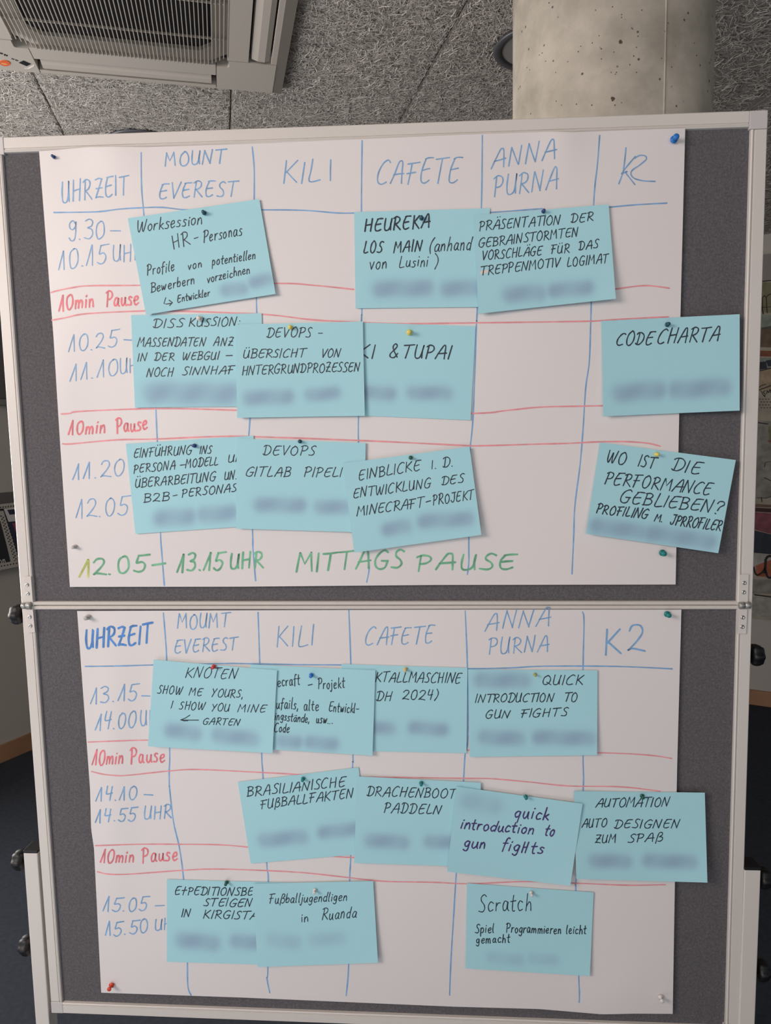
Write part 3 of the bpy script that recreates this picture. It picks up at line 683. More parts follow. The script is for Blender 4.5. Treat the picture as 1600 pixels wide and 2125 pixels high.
def word_strokes(text, x0, y0, x1, y1, h, slant=.08, jit=1.0):
    gap = .17 if len(text) < 9 else .14
    gl = [(c, G[c]) for c in text if c in G or c == ' ']if ' ' not in text else [(c, G.get(c, (.35, []))) for c in text]
    W = sum(q[1][0] for q in gl) + gap * (len(gl) - 1)
    L = math.hypot(x1 - x0, y1 - y0); sx = L / W; ex = ((x1 - x0) / L, (y1 - y0) / L); ey = (ex[1], -ex[0])
    res = []; cur = 0
    for c, (w_, st) in gl:
        jy = RJ.gauss(0, .022) * jit; jr = RJ.gauss(0, .03) * jit; js = 1 + RJ.gauss(0, .035) * jit; jx = RJ.gauss(0, .012) * jit
        for sm, P in st:
            pts = [((p[0] * (1 + jr) + jr * p[1] * .5) + RJ.gauss(0, .008) * jit, p[1] * js + jy + RJ.gauss(0, .008) * jit) for p in P]
            pts = catmull(pts) if sm else [tuple(pts[0]), tuple((a + b) / 2 + RJ.gauss(0, .006) for a, b in zip(pts[0], pts[1])), tuple(pts[1])] if len(pts) == 2 and math.dist(pts[0], pts[1]) > .2 else pts
            o = []
            for (x, y) in pts:
                X = (cur + x + jx) * sx + slant * y * h; Y = y * h
                o.append((x0 + ex[0] * X + ey[0] * Y, y0 + ex[1] * X + ey[1] * Y))
            res.append(o)
        cur += w_ + gap
    return res
def ribbon(strokes, width, depth, lift=.00012):
    V_, F_ = [], []
    for S in strokes:
        P = [S[0]]
        for q in S[1:]:
            if math.dist(q, P[-1]) > .25: P.append(q)
        if len(P) < 2: P = [S[0], (S[0][0] + .5, S[0][1] + .2)]
        L = []
        for a, b in zip(P[:-1], P[1:]):       # long straight runs get more points so that they follow the paper
            n = max(1, int(math.dist(a, b) / 14)); L += [(a[0] + (b[0] - a[0]) * k / n, a[1] + (b[1] - a[1]) * k / n) for k in range(n)]
        L.append(P[-1]); P = L; n = len(P)
        r = width / 2; left, rite = [], []; ph = RJ.uniform(0, 6)
        T = []
        for i in range(n):
            a = P[max(0, i - 1)]; b = P[min(n - 1, i + 1)]; d = math.dist(a, b) or 1e-6; T.append(((b[0] - a[0]) / d, (b[1] - a[1]) / d))
        for i in range(n):
            rr = r * (1 + .12 * math.sin(ph + i * .8)); tx, ty = T[i]
            left.append((P[i][0] - ty * rr, P[i][1] + tx * rr)); rite.append((P[i][0] + ty * rr, P[i][1] - tx * rr))
        def cap(c, t, sg):
            a0 = math.atan2(t[0], -t[1]); return [(c[0] + r * math.cos(a0 + sg * k * math.pi / 4), c[1] + r * math.sin(a0 + sg * k * math.pi / 4)) for k in (1, 2, 3)]
        b0 = len(V_)
        pts = []
        for i in range(n): pts += [left[i], rite[i]]
        c0 = cap(P[0], T[0], 1); c1 = cap(P[-1], T[-1], -1)
        base = len(V_); V_ += pts + c0 + c1
        for i in range(n - 1): F_.append((base + 2*i, base + 2*i + 1, base + 2*i + 3, base + 2*i + 2))
        k0 = base + 2 * n; F_.append((base, k0, k0 + 1, k0 + 2, base + 1)); k1 = k0 + 3; e_ = base + 2 * (n - 1)
        F_.append((e_, k1, k1 + 1, k1 + 2, e_ + 1))
    return [bp(x, y, -(depth(x, y) + lift)) for x, y in V_], F_
def write(parent, name, strokes, width, material, depth, label=None, lift=.00012):
    v, f = ribbon(strokes, width, depth, lift); o = mesh_obj(name, v, f, material)
    o.parent = parent
    # front side towards the camera for every piece of ink
    o.matrix_parent_inverse = Matrix.Identity(4)
    if label: o['label'] = label
    return o

# ------------------------------------------------------------------ flipchart sheets
def interp(poly, t, horizontal):
    k = 0 if horizontal else 1
    a, b = poly[0][k], poly[-1][k]; x = a + (b - a) * t
    for p, q in zip(poly[:-1], poly[1:]):
        if x <= q[k] + 1e-6 or q is poly[-1]:
            u = (x - p[k]) / (q[k] - p[k]); return (p[0] + (q[0] - p[0]) * u, p[1] + (q[1] - p[1]) * u)
def wave_up(x, y):
    d = .0022 + .0012 * math.sin(x * .006 + 1.1) * math.sin(y * .0045 + .3) + .0007 * math.sin(x * .013 + y * .009)
    d += .0035 * math.exp(-((x - 230) / 60) ** 2) * math.exp(-((y - 300) / 60) ** 2) + .004 * math.exp(-((x - 1170) / 45) ** 2) * math.exp(-((y - 275) / 70) ** 2)
    d += .002 * math.exp(-((x - 120) / 50) ** 2) * math.exp(-((y - 800) / 130) ** 2)
    return d
def wave_lo(x, y):
    d = .0020 + .0010 * math.sin(x * .007 + .4) * math.sin(y * .005 + 2.3) + .0006 * math.sin(x * .012 - y * .008)
    d += .0035 * math.exp(-((x - 235) / 40) ** 2) * (1 / (1 + math.exp(-(y - 1380) / 50))) * (1 / (1 + math.exp((y - 1850) / 60)))
    d += .004 * math.exp(-((x - 1290) / 100) ** 2) * math.exp(-((y - 2080) / 80) ** 2)
    return d
def sheet(top, bot, left, rite, wave, label, ns=110, nt=90):
    vs_, fs = [], []
    for j in range(nt + 1):
        t = j / nt
        for i in range(ns + 1):
            s = i / ns; T = interp(top, s, True); B = interp(bot, s, True); L = interp(left, t, False); R = interp(rite, t, False)
            c = [(1 - t) * T[k] + t * B[k] + (1 - s) * L[k] + s * R[k] - ((1 - s) * (1 - t) * top[0][k] + s * (1 - t) * top[-1][k] + (1 - s) * t * bot[0][k] + s * t * bot[-1][k]) for k in (0, 1)]
            vs_.append(bp(c[0], c[1], -wave(*c)))
    for j in range(nt):
        for i in range(ns):
            a = j * (ns + 1) + i; fs.append((a, a + ns + 1, a + ns + 2, a + 1))
    o = mesh_obj('paper_sheet', vs_, fs, M['paper'], smooth=True)
    md = o.modifiers.new('thickness', 'SOLIDIFY'); md.thickness = .0003; md.offset = -1; es = o.modifiers.new('crisp_edges', 'EDGE_SPLIT'); es.split_angle = .7
    return tag(o, label, 'paper', 'timetable sheets on the board')
up = sheet([(81, 314), (120, 311), (180, 305.5), (240, 304.8), (300, 305.5), (560, 297), (960, 279.5), (1100, 274.5), (1145, 273), (1190, 274.5), (1300, 270), (1422, 266)],
           [(145, 1218), (500, 1217.5), (900, 1214), (1402, 1213)],
           [(81, 314), (111, 700), (118, 815), (125, 925), (145, 1218)], [(1422, 266), (1412, 655), (1409.4, 862), (1402, 1213)], wave_up,
           'large white paper timetable pinned to the upper half of the board')
lo_ = sheet([(160, 1268), (500, 1266.5), (1000, 1265), (1414, 1265)], [(210, 2060), (500, 2070), (800, 2083), (940, 2089), (1120, 2094), (1250, 2105), (1320, 2103.5), (1396, 2104)],
            [(160, 1268), (187, 1640), (189, 1720), (195, 1760), (210, 2060)], [(1414, 1265), (1405, 1600), (1401, 1800), (1396, 2104)], wave_lo,
            'large white paper timetable pinned to the lower half of the board')
BL_, RL_ = 3.0, 3.2
def cr(*p): return catmull(list(p), 6)
ug = [cr((293, 317), (294, 390), (299, 450), (320, 700), (323.6, 847), (326.5, 916)), cr((326.5, 916), (333, 1104), (336, 1150), (341, 1215)),
      cr((523.5, 305), (527.5, 350), (527.5, 413)), cr((527.5, 413), (532, 618), (533, 650)), cr((533, 650), (519, 868), (516, 905)), cr((516, 905), (524, 1099), (525, 1140), (530.5, 1205)),
      cr((751.5, 292), (750, 438), (751, 640), (750, 668), (744, 865), (744, 918)), cr((744, 918), (758, 1100), (763, 1146), (766, 1180), (761, 1208)),
      cr((1001, 281), (999, 430), (990, 650), (988.6, 678), (982, 860), (976, 925)), cr((976, 925), (973, 1115), (973, 1165), (970, 1192)),
      cr((1244.5, 281), (1240, 340), (1232, 424), (1227, 627), (1226, 665), (1223, 750), (1215.5, 805), (1210, 890), (1203.7, 965), (1193, 1050), (1190.7, 1110), (1187, 1191)),
      cr((112, 441), (200, 439.5), (248, 434), (296, 431), (338, 430.5), (400, 436), (540, 435.5), (630, 436.5), (700, 442), (740, 442)), cr((1010, 441.5), (1060, 438), (1125, 433)), cr((1260, 430.5), (1320, 425), (1384, 421.5))]
rl = [cr((106, 607), (120, 603), (150, 597), (185, 593), (300, 592), (569, 588), (650, 592), (734, 600.6)), cr((1270, 601), (1320, 594), (1350, 593), (1389, 598)),
      cr((108, 664.5), (135, 659.5), (180, 651), (290, 645.5), (350, 645), (542, 652), (642, 663), (720, 667.5), (821, 671.6), (987, 670), (1200, 667), (1247, 665.5), (1312, 661), (1387, 657.5)),
      cr((127, 859), (145, 858), (170, 853.5), (325, 848), (480, 851), (700, 860), (979, 858), (1050, 852), (1120, 845), (1200, 843), (1250, 842)),
      cr((130, 921), (150, 921), (240, 913), (327, 911), (440, 906), (520, 906), (745, 914), (955, 924), (1000, 925), (1120, 921.5), (1180, 920), (1240, 917), (1300, 916.5), (1345, 920), (1370, 926))]
def lines(parent, name, lst, width, material, depth, label, lift=.00012):
    for q in lst: write(parent, name, [q], width, material, depth, label, lift)
lines(up, 'grid_line', ug, BL_, M['blue_ink'], wave_up, 'blue marker grid line'); lines(up, 'pause_line', rl, RL_, M['red_line'], wave_up, 'pale red marker line', .00020)
def words(parent, name, lst, width, material, depth, label=None, lift=.00028, slant=.08, jit=1.0):
    for t in lst:                             # every word is a part of its own
        if isinstance(t[0], str): S = word_strokes(*t[:6], slant=t[6] if len(t) > 6 else slant, jit=jit)
        else: S = [list(t)]
        write(parent, name, S, width, material, depth, label, lift)
words(up, 'heading_word', [('UHRZEIT', 128, 421, 266, 404, 42, .1), ('MOUNT', 342, 345, 466, 338, 30), ('EVEREST', 328, 412, 490, 406, 33, .12), ('KIL', 587, 379, 664, 376, 46), ('I', 683, 375, 689, 375, 42, -.05), ('CAFETE', 780, 383, 950, 378, 52, .16), ('ANNA', 1020, 350, 1152, 329, 40, .22), ('PURNA', 1024, 408, 1156, 392, 42, .18), ], 2.7, M['blue_ink'], wave_up, 'blue marker column heading')
def tr(*q): return cr(*[(960 + x / 3.3333, 260 + y / 3.3333) for x, y in q])
write(up, 'heading_word', [tr((1130, 155), (1126, 200), (1110, 320), (1080, 405)), tr((1195, 215), (1140, 280), (1100, 335)), tr((1100, 335), (1140, 320), (1130, 330), (1192, 410))], 2.7, M['blue_ink'], wave_up, 'blue marker letter K', .00028)
write(up, 'heading_word', [tr((1192, 228), (1225, 208), (1262, 212), (1270, 235), (1225, 275), (1175, 310), (1165, 340), (1190, 368), (1250, 384), (1332, 388))], 2.7, M['blue_ink'], wave_up, 'blue marker digit 2', .00028)
words(up, 'time_entry', [('9.30', 140, 497, 216, 495, 38), [(229, 479), (250, 479)], ('10.15', 122, 561, 220, 546, 38, .16), ('UHR', 234, 545, 295, 538, 36), ('10.25', 142, 731, 243, 719, 34, .14), [(257, 705), (273, 706)], ('11.10', 145, 792, 244, 778, 35, .16), ('UHR', 249, 776, 306, 768, 32), ('11.20', 150, 997, 256, 986, 34, .14), ('12.05', 156, 1076, 264, 1066, 38, .12), ], 2.4, M['blue_ink'], wave_up, 'blue marker time')
words(up, 'pause_word', [('10min', 122, 646, 195, 636, 31, .14), ('Pause', 220, 637, 287, 632, 32), ('10min', 142, 903, 218, 898, 29, .14), ('Pause', 241, 899, 305, 891, 32)], 3.6, M['red_ink'], wave_up, 'red marker break note')
words(up, 'lunch_word', [('2.05', 192, 1194, 303, 1186, 34, .1), [(316, 1173), (343, 1169)], ('13.15', 367, 1186, 462, 1182, 36, .16), ('UHR', 476, 1181, 545, 1178, 33), ('MITTAGS', 614, 1187, 834, 1178, 38, .1), ('PAUSE', 864, 1183, 1066, 1181, 34, .1)], 4.2, M['green_ink'], wave_up, 'green marker lunch break writing')
words(up, 'first_digit', [('1', 165, 1197, 188, 1196, 36, .1)], 4.4, M['lime_ink'], wave_up, 'yellow-green first digit')
lg = [cr((339, 1272), (343, 1320), (346, 1370), (352, 1553), (351, 1600), (351.5, 1632)), cr((351.5, 1632), (360, 1705), (372.5, 1760), (381, 1824), (388, 1920), (389, 1998), (390, 2047), (396.5, 2065)),
      cr((535.5, 1271), (539, 1377), (543, 1564), (546, 1615), (553.5, 1790), (557, 1831), (556, 2008), (554, 2030), (560, 2060)),
      cr((724, 1266.5), (728, 1376), (732.5, 1567), (731.6, 1594), (728, 1774), (725.6, 1829), (723.6, 2000), (718.5, 2066)),
      cr((965.5, 1268), (970, 1385), (971, 1530), (965.5, 1563), (963, 1600), (961.6, 1623), (947, 1812), (941.5, 1900), (936, 1990), (933, 2065)),
      cr((1209, 1270), (1212, 1290), (1210, 1390), (1210, 1570), (1210, 1642), (1196, 1820), (1195, 1849), (1201, 2025), (1202.5, 2060), (1202, 2080)),
      cr((177, 1383), (250, 1382), (317, 1380), (465, 1377), (500, 1377), (600, 1379), (720, 1380)), cr((965, 1388), (1060, 1386), (1130, 1382.5), (1280, 1383), (1395, 1388))]
lr = [cr((183, 1540), (235, 1538), (307, 1536), (420, 1537), (900, 1555), (1240, 1562), (1345, 1567), (1394, 1574)), cr((190, 1601), (210, 1606), (235, 1609), (265, 1609), (351, 1600), (415, 1597), (560, 1604), (640, 1608), (745, 1612), (960, 1615), (1020, 1616), (1100, 1623), (1180, 1631), (1290, 1633), (1370, 1642)),
      cr((198, 1755), (290, 1752), (372, 1752), (450, 1753), (515, 1758), (693, 1777), (740, 1780), (900, 1790)),
      cr((202, 1809), (225, 1814), (270, 1814), (380, 1806), (450, 1803.5), (560, 1807), (640, 1812), (730, 1822), (800, 1829), (900, 1831), (975, 1834), (1090, 1829.5), (1200, 1833), (1300, 1837), (1381, 1836))]
lines(lo_, 'grid_line', lg, 2.9, M['blue_ink'], wave_lo, 'blue marker grid line'); lines(lo_, 'pause_line', lr, 2.7, M['red_line'], wave_lo, 'pale red marker line', .00020)
words(lo_, 'bold_heading', [('UHRZEIT', 177, 1346, 314, 1334, 40, .08)], 4.6, M['blue_ink_bold'], wave_lo, 'bold blue marker heading')
words(lo_, 'heading_word', [('MOUMT', 368, 1305, 474, 1301, 30), ('EVEREST', 361, 1356, 490, 1348, 28, .12), ('KILI', 573, 1343, 652, 1339, 43), ('CAFETE', 757, 1339, 898, 1335, 37, .16), ('ANNA', 1006, 1309, 1140, 1299, 36, .2), ('PURNA', 1013, 1358, 1138, 1351, 34, .12)], 2.5, M['blue_ink'], wave_lo, 'blue marker column heading')
words(lo_, 'last_heading', [('K2', 1254, 1357, 1336, 1354, 54, .08)], 3.8, M['blue_ink'], wave_lo)
words(lo_, 'time_entry', [('13.15', 187, 1461, 284, 1454, 33, .14), [(294, 1444), (311, 1444.5)], ('14.00', 197, 1515, 280, 1510, 34, .14), ('UHR', 291, 1507, 344, 1503, 32), ('14.10', 198, 1663, 283, 1659, 28, .1), [(299, 1649), (317, 1650)], ('14.55', 198, 1706, 282, 1704, 28, .1), ('UHR', 298, 1700, 355, 1698, 27), ('15.05', 213, 1891, 305, 1890, 30, .12), [(322, 1880), (341, 1879)], ('15.50', 218, 1943, 306, 1935, 29, .12), ('UHR', 321, 1931, 375, 1927, 25)], 2.5, M['blue_ink'], wave_lo, 'blue marker time')
words(lo_, 'pause_word', [('10min', 191, 1588, 254, 1585, 30, .14), ('Pause', 271, 1586, 341, 1580, 31), ('10min', 207, 1791, 277, 1789, 28, .14), ('Pause', 295, 1790, 368, 1785, 31)], 3.2, M['red_ink'], wave_lo, 'red marker break note')

# ------------------------------------------------------------------ note cards
GRP = 'light blue note cards pinned on the timetable'
def seg_d(px, py, a):
    x0, y0, x1, y1, r = a; dx, dy = x1 - x0, y1 - y0; t = max(0, min(1, ((px - x0) * dx + (py - y0) * dy) / (dx * dx + dy * dy + 1e-9)))
    return math.hypot(px - x0 - dx * t, py - y0 - dy * t) / r
def card(cor4, layer, curl, label, texts, wid=2.1, inkm='black_ink', smudge=(), wave=wave_up, strength=.85, slant=.19, extra=(), split=False):
    TL, TR, BR, BL = cor4; ns, nt = 60, 44
    tw = RJ.uniform(-.3, .3)
    area_ = (TR[0] - TL[0]) * (BR[1] - TL[1])
    def st(x, y):                             # inverse of the bilinear patch, by a few fixed-point steps
        s, t = .5, .5
        for _ in range(6):
            X = (1-s)*(1-t)*TL[0] + s*(1-t)*TR[0] + s*t*BR[0] + (1-s)*t*BL[0]; Y = (1-s)*(1-t)*TL[1] + s*(1-t)*TR[1] + s*t*BR[1] + (1-s)*t*BL[1]
            s += ((x - X) * (BL[1] - TL[1]) - (y - Y) * (BL[0] - TL[0])) / ((TR[0]-TL[0]) * (BL[1]-TL[1]) - (TR[1]-TL[1]) * (BL[0]-TL[0]))
            t += ((y - Y) * (TR[0] - TL[0]) - (x - X) * (TR[1] - TL[1])) / ((TR[0]-TL[0]) * (BL[1]-TL[1]) - (TR[1]-TL[1]) * (BL[0]-TL[0]))
        return s, t
    def dst(x, y, s, t):
        t = max(0, t); return wave(x, y) + .0006 + layer * .0009 + curl * (t ** 2) * (.55 + .45 * (2 * s - 1) ** 2 + tw * (s - .5)) + curl * .25 * (2 * s - 1) ** 2 * (1 - t)
    def depth(x, y):
        s, t = st(x, y); return dst(x, y, s, t)
    vs_, fs, sm = [], [], []
    for j in range(nt + 1):
        for i in range(ns + 1):
            s, t = i / ns, j / nt
            x = (1-s)*(1-t)*TL[0] + s*(1-t)*TR[0] + s*t*BR[0] + (1-s)*t*BL[0]; y = (1-s)*(1-t)*TL[1] + s*(1-t)*TR[1] + s*t*BR[1] + (1-s)*t*BL[1]
            vs_.append(bp(x, y, -dst(x, y, s, t)))
            v = 0
            for a in smudge:
                d = seg_d(x, y, a) * 1.0; v = max(v, 1 / (1 + math.exp((d - .88) * 4.2)) * (.86 + .14 * math.sin(x * .09 + y * .05)))
            sm.append(v * strength)
    for j in range(nt):
        for i in range(ns):
            a = j * (ns + 1) + i; fs.append((a, a + ns + 1, a + ns + 2, a + 1))
    o = mesh_obj('note_card', vs_, fs, M['card'], smooth=True)
    at = o.data.attributes.new('smudge', 'FLOAT', 'POINT'); at.data.foreach_set('value', sm)
    md = o.modifiers.new('thickness', 'SOLIDIFY'); md.thickness = .0003; md.offset = -1; es = o.modifiers.new('crisp_edges', 'EDGE_SPLIT'); es.split_angle = .7
    tag(o, label, 'note card', GRP)
    S = {}
    for tx in texts:
        wd = tx[7] if len(tx) > 7 else wid
        if split:
            v, f = ribbon(word_strokes(*tx[:6], slant=slant), wd, depth, .00015); mesh_obj('handwriting', v, f, M[inkm]).parent = o; continue
        S.setdefault(wd, []).extend(word_strokes(*tx[:6], slant=(tx[6] + .08) if len(tx) > 6 and tx[6] is not None else slant))
    for q in extra: S.setdefault(wid, []).append(list(q))
    if split: return o, depth
    VV, FF = [], []
    for wd, ss in S.items():
        v, f = ribbon(ss, wd, depth, .00015); b = len(VV); VV += list(v); FF += [tuple(k + b for k in q) for q in f]
    hw = mesh_obj('handwriting', VV, FF, M[inkm]); hw.parent = o
    if inkm != 'black_ink': hw['label'] = 'purple handwriting'
    return o, depth
DEP = {}
def cd_(key, *a, **k): o, d = card(*a, **k); DEP[key] = d; return o
N_ = None
cd_(1, [(265, 453), (538, 413), (572, 610), (303, 653)], 2, .006, 'tilted blue card about a Worksession on HR personas, top left of the upper sheet',
    [('Worksession', 284, 482, 419, 465, 25), ('HR', 360, 519, 394, 506, 28), ('-', 403, 505, 413, 502, 22), ('Personas', 422, 503, 502, 488, 24), ('Profile', 305, 572, 362, 561, 22), ('von', 390, 560, 419, 554, 18), ('potentiellen', 440, 551, 530, 537, 19), ('Bewerbern', 313, 607, 404, 589, 20), ('vorzeichnen', 430, 587, 518, 567, 18), ('Entwickler', 368, 628, 435, 614, 15)],
    smudge=[(470, 603, 502, 598, 15), (528, 586, 556, 580, 15)], extra=[[(344, 618), (340, 630), (346, 631), (357, 629)], [(351, 623), (358, 628), (352, 634)]])
cd_(2, [(735, 440), (1017, 432), (1008, 637), (738, 640)], 1, .002, 'blue card headed HEUREKA under the cafete column heading',
    [('HEUREKA', 756, 481, 891, 473, 27, .08, 3.2), ('LOS', 754, 525, 792, 524, 24, .12, 2.8), ('MAIN', 817, 524, 875, 520, 23, .12, 2.8), ('(anhand', 890, 524, 977, 518, 28, .14, 2.2), ('von', 766, 560, 802, 557, 26), ('Lusini', 828, 556, 888, 552, 24), (')', 901, 556, 910, 554, 28)],
    smudge=[(788, 600, 885, 598, 19), (928, 600, 990, 597, 18)])
cd_(3, [(983, 447), (1263, 424), (1278, 620), (993, 651)], 2, .011, 'blue card starting PRÄSENTATION DER, top card in the anna purna column',
    [('PRÄSENTATION', 994, 479, 1162, 465, 20), ('DER', 1184, 462, 1230, 459, 19), ('GEBRAINSTORMTEN', 993, 514, 1200, 490, 19), ('VORSCHLÄGE', 1000, 540, 1124, 529, 19), ('FÜR', 1143, 527, 1181, 524, 18), ('DAS', 1201, 519, 1240, 515, 18), ('TREPPENMOTIV', 997, 572, 1162, 553, 19), ('LOGIMAT', 1177, 554, 1261, 545, 19)],
    smudge=[(1058, 611, 1118, 607, 19), (1150, 603, 1218, 597, 17)])
cd_(6, [(717, 668), (987, 677), (976.6, 872), (707, 861)], 0, .002, 'blue card reading & TUPAI, right of the DEVOPS overview card',
    [('KI', 738, 744, 776, 743, 27, .08, 2.8), ('&', 806, 742, 824, 742, 28, .05, 2.8), ('TUPAI', 834, 743, 934, 745, 28, .14, 2.9)], smudge=[(762, 815, 808, 817, 16), (858, 815, 925, 816, 16)], split=True)
cd_(4, [(272, 654), (543, 650), (548, 843), (280, 846)], 1, .002, 'blue card headed DISSKUSSION below the HR personas card',
    [('DISS', 317, 680, 379, 679, 18), ('KUSSION:', 391, 678, 497, 676, 18), ('MASSENDATEN', 285, 720, 425, 718, 18), ('ANZ', 443, 718, 482, 718, 18), ('IN', 285, 750, 304, 749, 16), ('DER', 320, 748, 361, 748, 16), ('WEBGUI', 378, 747, 453, 746, 17), ('-', 468, 746, 482, 746, 18), ('NOCH', 304, 782, 358, 781, 18), ('SINNHAF', 378, 778, 484, 776, 17, .14)],
    smudge=[(318, 815, 480, 818, 25)])
cd_(5, [(489, 673.5), (753, 667), (757, 863), (492, 867)], 3, .006, 'blue card DEVOPS ÜBERSICHT VON with a yellow pin, middle row of the upper sheet',
    [('DEVOPS', 553, 700, 645, 699, 20), ('-', 659, 697, 668, 697, 14), ('ÜBERSICHT', 504, 743, 632, 741, 18), ('VON', 666, 741, 705, 741, 18), ('HNTERGRUNDPROZESSEN', 502, 778, 747, 770, 19, .06)],
    smudge=[(518, 826, 595, 823, 17), (645, 820, 695, 816, 15)])
cd_(7, [(1248, 666), (1535, 652), (1535, 852), (1252, 864)], 1, .009, 'blue card reading CODE CHARTA hanging over the right edge of the upper sheet',
    [('CODE', 1278, 717, 1352, 715, 27, .2, 2.8), ('CHARTA', 1363, 713, 1490, 708, 30, .2, 2.8)], smudge=[(1288, 816, 1365, 809, 20), (1405, 810, 1498, 803, 20)])
cd_(8, [(261, 921), (526, 904), (543, 1090), (281, 1108)], 1, .002, 'blue card starting EINFÜHRUNG INS PERSONA, lower left card of the upper sheet',
    [('EINFÜHRUNG', 277, 950, 397, 942, 19), ('INS', 414, 942, 438, 941, 17), ('PERSONA', 277, 982, 364, 974, 18), ('-', 373, 973, 384, 972, 18), ('MODELL', 385, 971, 452, 965, 17, .14), ('UN', 473, 960, 503, 957, 16), ('ÜBERARBEITUNG', 280, 1012, 446, 998, 19), ('UNSE', 465, 996, 508, 993, 17), ('B2B', 298, 1043, 351, 1039, 18), ('-', 358, 1037, 368, 1035, 18), ('PERSONAS', 377, 1032, 490, 1020, 17)],
    smudge=[(335, 1076, 390, 1072, 19), (425, 1069, 480, 1064, 18)])
cd_(9, [(491, 910), (759, 919), (755, 1105), (490, 1097)], 3, .004, 'blue card DEVOPS GITLAB, bottom row of the upper sheet',
    [('DEVOPS', 545, 944, 652, 945, 20), ('GITLAB', 509, 989, 602, 989, 20, .16), ('PIPELI', 630, 990, 708, 989, 20, .16)], smudge=[(540, 1047, 622, 1049, 17), (665, 1052, 715, 1053, 16)])
cd_(10, [(711, 961.5), (974.4, 927), (999, 1110), (735.5, 1147)], 5, .008, 'tilted blue card starting EINBLICKE, above the green lunch break line',
    [('EINBLICKE', 744, 997, 871, 976, 21), ('I.', 896, 974, 906, 972, 18), ('D.', 919, 970, 940, 967, 20), ('ENTWICKLUNG', 733, 1034, 893, 1012, 20), ('DES', 916, 1007, 962, 1001, 18), ('MINECRAFT', 741, 1070, 878, 1052, 20), ('-', 884, 1050, 895, 1047, 20), ('PROJEKT', 898, 1049, 982, 1036, 20)],
    smudge=[(805, 1099, 840, 1092, 16), (880, 1082, 970, 1077, 17)])
cd_(11, [(1245, 918), (1527, 954.6), (1490.6, 1148), (1216, 1107.6)], 1, .010, 'tilted blue card asking WO IST DIE PERFORMANCE, lower right of the upper sheet',
    [('WO', 1257, 959, 1296, 965, 26, .08), ('IST', 1323, 967, 1358, 972, 24, .08), ('DIE', 1391, 976, 1452, 984, 26, .14), ('PERFORMANCE', 1253, 1004, 1472, 1028, 26, .16), ('GEBLIEBEN?', 1284, 1042, 1498, 1066, 26, .16), ('PROFILING', 1236, 1065, 1342, 1077, 20, .14), ('M.', 1358, 1081, 1374, 1083, 14), ('JPRROFILER', 1390, 1088, 1494, 1102, 22, .14)],
    wid=2.6, smudge=[(1240, 1092, 1330, 1103, 18), (1350, 1106, 1470, 1124, 19)])
W2 = dict(wave=wave_lo)
cd_(14, [(708.5, 1378), (970, 1386), (968, 1563), (713, 1558)], 1, .002, 'blue card ending KTALLMASCHINE under the lower cafete heading',
    [('KTALLMASCHINE', 778, 1415, 955, 1418, 21, .1), ('DH', 780, 1455, 811, 1455, 20), ('2024)', 834, 1452, 908, 1452, 20)], smudge=[(783, 1510, 808, 1512, 15), (860, 1510, 918, 1514, 15)], **W2)
cd_(13, [(520, 1379), (779, 1391), (773, 1568), (507, 1552)], 3, .005, 'blue card with a blue pin and the words alte Entwickl on the lower sheet',
    [('ecraft', 576, 1425, 622, 1421, 23), ('-', 640, 1428, 650, 1426, 14), ('Projekt', 660, 1430, 715, 1428, 22), ('ufails,', 573, 1471, 619, 1472, 22), ('alte', 630, 1475, 661, 1475, 22), ('Entwickl-', 682, 1476, 744, 1480, 20), ('ingsstände,', 570, 1494, 642, 1500, 18), ('usw...', 656, 1500, 690, 1502, 18), ('Code', 569, 1519, 600, 1520, 19)],
    wid=2.0, smudge=[(588, 1538, 615, 1540, 15), (645, 1541, 690, 1544, 15)], slant=.04, **W2)
cd_(12, [(319, 1369), (575, 1391), (565.5, 1563), (307, 1549)], 5, .007, 'blue card headed KNOTEN with a red pin, top left of the lower sheet',
    [('KNOTEN', 384, 1406, 490, 1409, 22, .14), ('SHOW', 326, 1439, 376, 1441, 17), ('ME', 392, 1443, 418, 1444, 15), ('YOURS,', 438, 1446, 504, 1448, 17), ('I', 354, 1470, 357, 1470, 16), ('SHOW', 371, 1472, 423, 1473, 16), ('YOU', 438, 1476, 475, 1476, 16), ('MINE', 493, 1477, 551, 1478, 16, .16), ('GARTEN', 420, 1503, 496, 1506, 14, .16)],
    wid=1.9, smudge=[(355, 1515, 402, 1522, 17), (455, 1526, 522, 1533, 17)], extra=[[(412, 1494.5), (395, 1494.5), (375, 1494)], [(375, 1494), (385, 1490), (394, 1484)], [(375, 1494), (382, 1496), (390, 1495.5)]], **W2)
cd_(15, [(971, 1389), (1240, 1391), (1239, 1567), (975, 1571)], 1, .006, 'blue card QUICK INTRODUCTION TO GUN FIGHTS in capitals, lower sheet',
    [('QUICK', 1124, 1421, 1209, 1421, 20, .14), ('INTRODUCTION', 986, 1458, 1148, 1456, 18), ('TO', 1169, 1456, 1197, 1456, 18), ('GUN', 1007, 1491, 1056, 1490, 17), ('FIGHTS', 1079, 1489, 1176, 1486, 17, .16)],
    smudge=[(1008, 1530, 1075, 1533, 17), (1118, 1530, 1222, 1533, 17), (1000, 1412, 1085, 1412, 18)], **W2)
cd_(16, [(493.5, 1623), (744, 1592.5), (768, 1771), (520.5, 1792)], 1, .002, 'tilted blue card starting BRASILIANISCHE in the middle row of the lower sheet',
    [('BRASILIANISCHE', 512, 1654, 715, 1632, 20), ('FUßBALLFAKTEN', 540, 1679, 732, 1655, 19, .14)], smudge=[(550, 1744, 625, 1737, 16), (672, 1728, 735, 1720, 15)], **W2)
